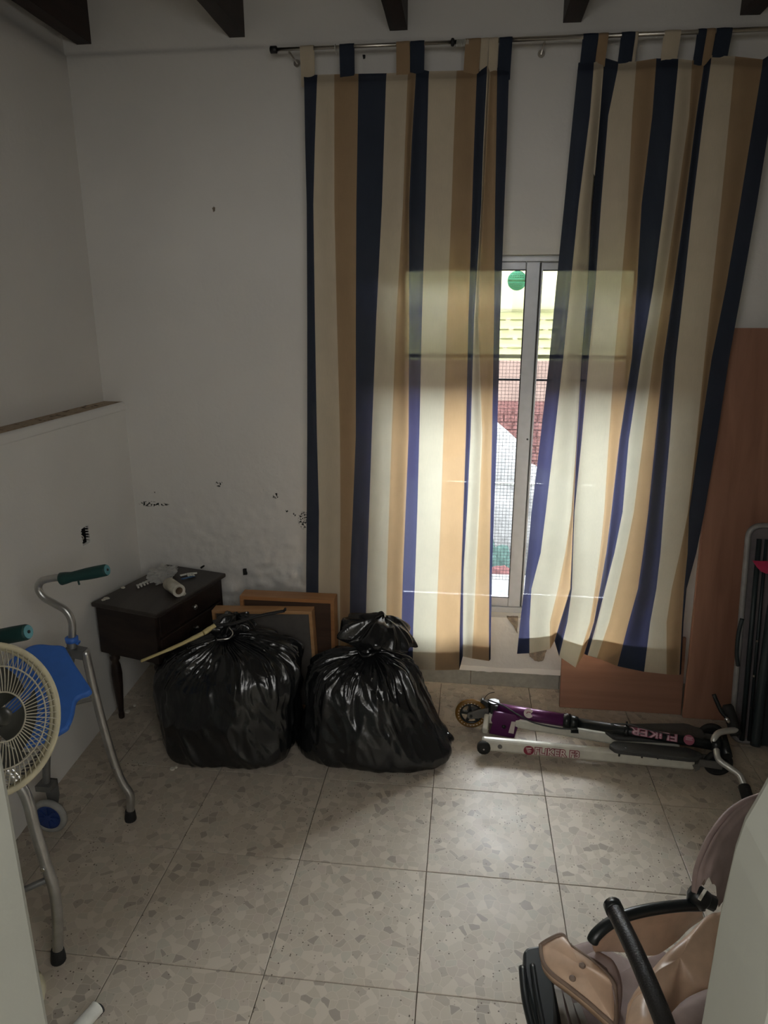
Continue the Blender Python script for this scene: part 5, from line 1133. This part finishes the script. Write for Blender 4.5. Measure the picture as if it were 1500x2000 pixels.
# bumper bar
ba, bb = onz(1197, 1770, 0.60), onz(1302, 2010, 0.62); bd_ = (bb-ba)
bar = MB().tube(smooth_path([ba, ba+bd_*0.03, ba.lerp(bb, 0.5)+Vector((0, 0, 0.008)), bb, bb+bd_*0.25+Vector((0, 0, -0.03))], 6), [0.0155]*25, 16).obj('bumper_bar', 'leather', ps)
MB().tube([ba-bd_.normalized()*0.004, ba+bd_.normalized()*0.014], 0.0168, 16).obj('bar_end_cap', 'scblack', bar)
stc = MB(); cd = (CAM-ba).normalized(); sdv = bd_.normalized().cross(cd).normalized()
for k in range(46):
    p = ba.lerp(bb, 0.10+0.9*k/46)+Vector((0, 0, 0.008*math.sin(math.pi*(0.10+0.9*k/46)))); nv_ = (cd*0.96+sdv*0.25).normalized()
    stc.bar(p+nv_*0.0155-sdv*0.002, p+nv_*0.0155+sdv*0.002+bd_.normalized()*0.002, 0.0012, 0.0012)
stc.obj('stitching', 'stitch', bar)['kind'] = 'stuff'
# bar holder and black pivot, strap
MB().tube(smooth_path([bb+bd_*0.25+Vector((0, 0, -0.03)), onz(1400, 2060, 0.50), onz(1440, 1990, 0.45)]), 0.014, 10).obj('bar_arm', 'scblack', ps)
pv = onz(1366, 1752, 0.50)
MB().lathe([(0.012, -0.02), (0.021, -0.014), (0.021, 0.016), (0.010, 0.022)], pv, (-0.7, 0.3, 0.4), 16).tube([pv, onz(1395, 1765, 0.49)], 0.016, 10).obj('hood_pivot', 'scblack', ps)
MB().bar(onz(1366, 1757, 0.527), onz(1378, 1738, 0.527), 0.006, 0.003).obj('strap', 'paper', ps)
# folded hood
b = MB(); hd_o = [(1356, 1742, 0.52), (1360, 1700, 0.56), (1374, 1660, 0.60), (1394, 1622, 0.63), (1424, 1586, 0.65), (1462, 1562, 0.66), (1520, 1546, 0.66)]
hd_i = [(1400, 1766, 0.48), (1420, 1740, 0.48), (1440, 1710, 0.49), (1470, 1690, 0.50), (1500, 1670, 0.50), (1530, 1650, 0.50), (1570, 1630, 0.50)]
A_ = smooth_path([onz(*p) for p in hd_o], 6); B_ = smooth_path([onz(*p) for p in hd_i], 6)
b.grid(lambda i, j: A_[i].lerp(B_[i], j/12)+Vector((0.0, -0.01, 0.055*math.sin(math.pi*j/12)**0.8+0.006*math.sin(j*1.6))), len(A_)-1, 12)
b.obj('hood', 'mauve', ps, fix=False)
MB().tube(A_, 0.006, 8).obj('hood_edge', 'mauve', ps)
MB().tube(smooth_path([onz(1372, 1728, 0.545), onz(1384, 1706, 0.56), onz(1402, 1684, 0.57), onz(1416, 1672, 0.57)]), 0.003, 6).obj('hood_seam', 'piping', ps)
# chassis below the seat, standing on four wheels
ch = MB()
for x_ in (0.66, 0.98): ch.tube(smooth_path([(x_, -1.30, 0.13), (x_, -1.12, 0.30), (x_, -1.02, 0.38)]), 0.011, 10).tube([(x_, -1.10, 0.30), (x_, -0.98, 0.11)], 0.011, 10)
ch.tube([(0.66, -1.02, 0.38), (0.98, -1.02, 0.38)], 0.010, 8).tube([(0.66, -0.98, 0.11), (0.98, -0.98, 0.11)], 0.010, 8).tube([(0.66, -1.30, 0.13), (0.98, -1.30, 0.13)], 0.010, 8)
ch.tube(smooth_path([(0.68, -1.06, 0.36), (0.50, -1.10, 0.30), (0.30, -1.12, 0.275)]), 0.012, 10)
ch.obj('chassis', 'scgrey', ps)
for x_ in (0.685, 0.955):
    for y_ in (-1.30, -0.98):
        MB().tube([(x_, y_+0.062*math.cos(a/24*2*math.pi), 0.078+0.062*math.sin(a/24*2*math.pi)) for a in range(24)], 0.015, 8, closed=True).lathe([(0.05, -0.006), (0.05, 0.006)], (x_, y_, 0.078), (1, 0, 0), 20).obj('wheel', 'rubber', ps)

# ================================================================== SMALL WHITE ROD END ON THE FLOOR
e0, e1 = onz(190, 1968, 0.02), onz(140, 2025, 0.02)
wr = thing('plastic_tube', 'white plastic tube with a dark end lying on the floor by the doorway', 'tube', e0)
MB().tube(smooth_path([e1, e0.lerp(e1, 0.4), e0]), [0.018]*7, 16).obj('tube', 'whiteplastic', wr)
dv = (e0-e1).normalized(); MB().tube([e0-dv*0.004+Vector((0.003, 0, -0.006)), e0+dv*0.006+Vector((0.003, 0, -0.006))], 0.0135, 14).obj('end_plug', 'rubber', wr)
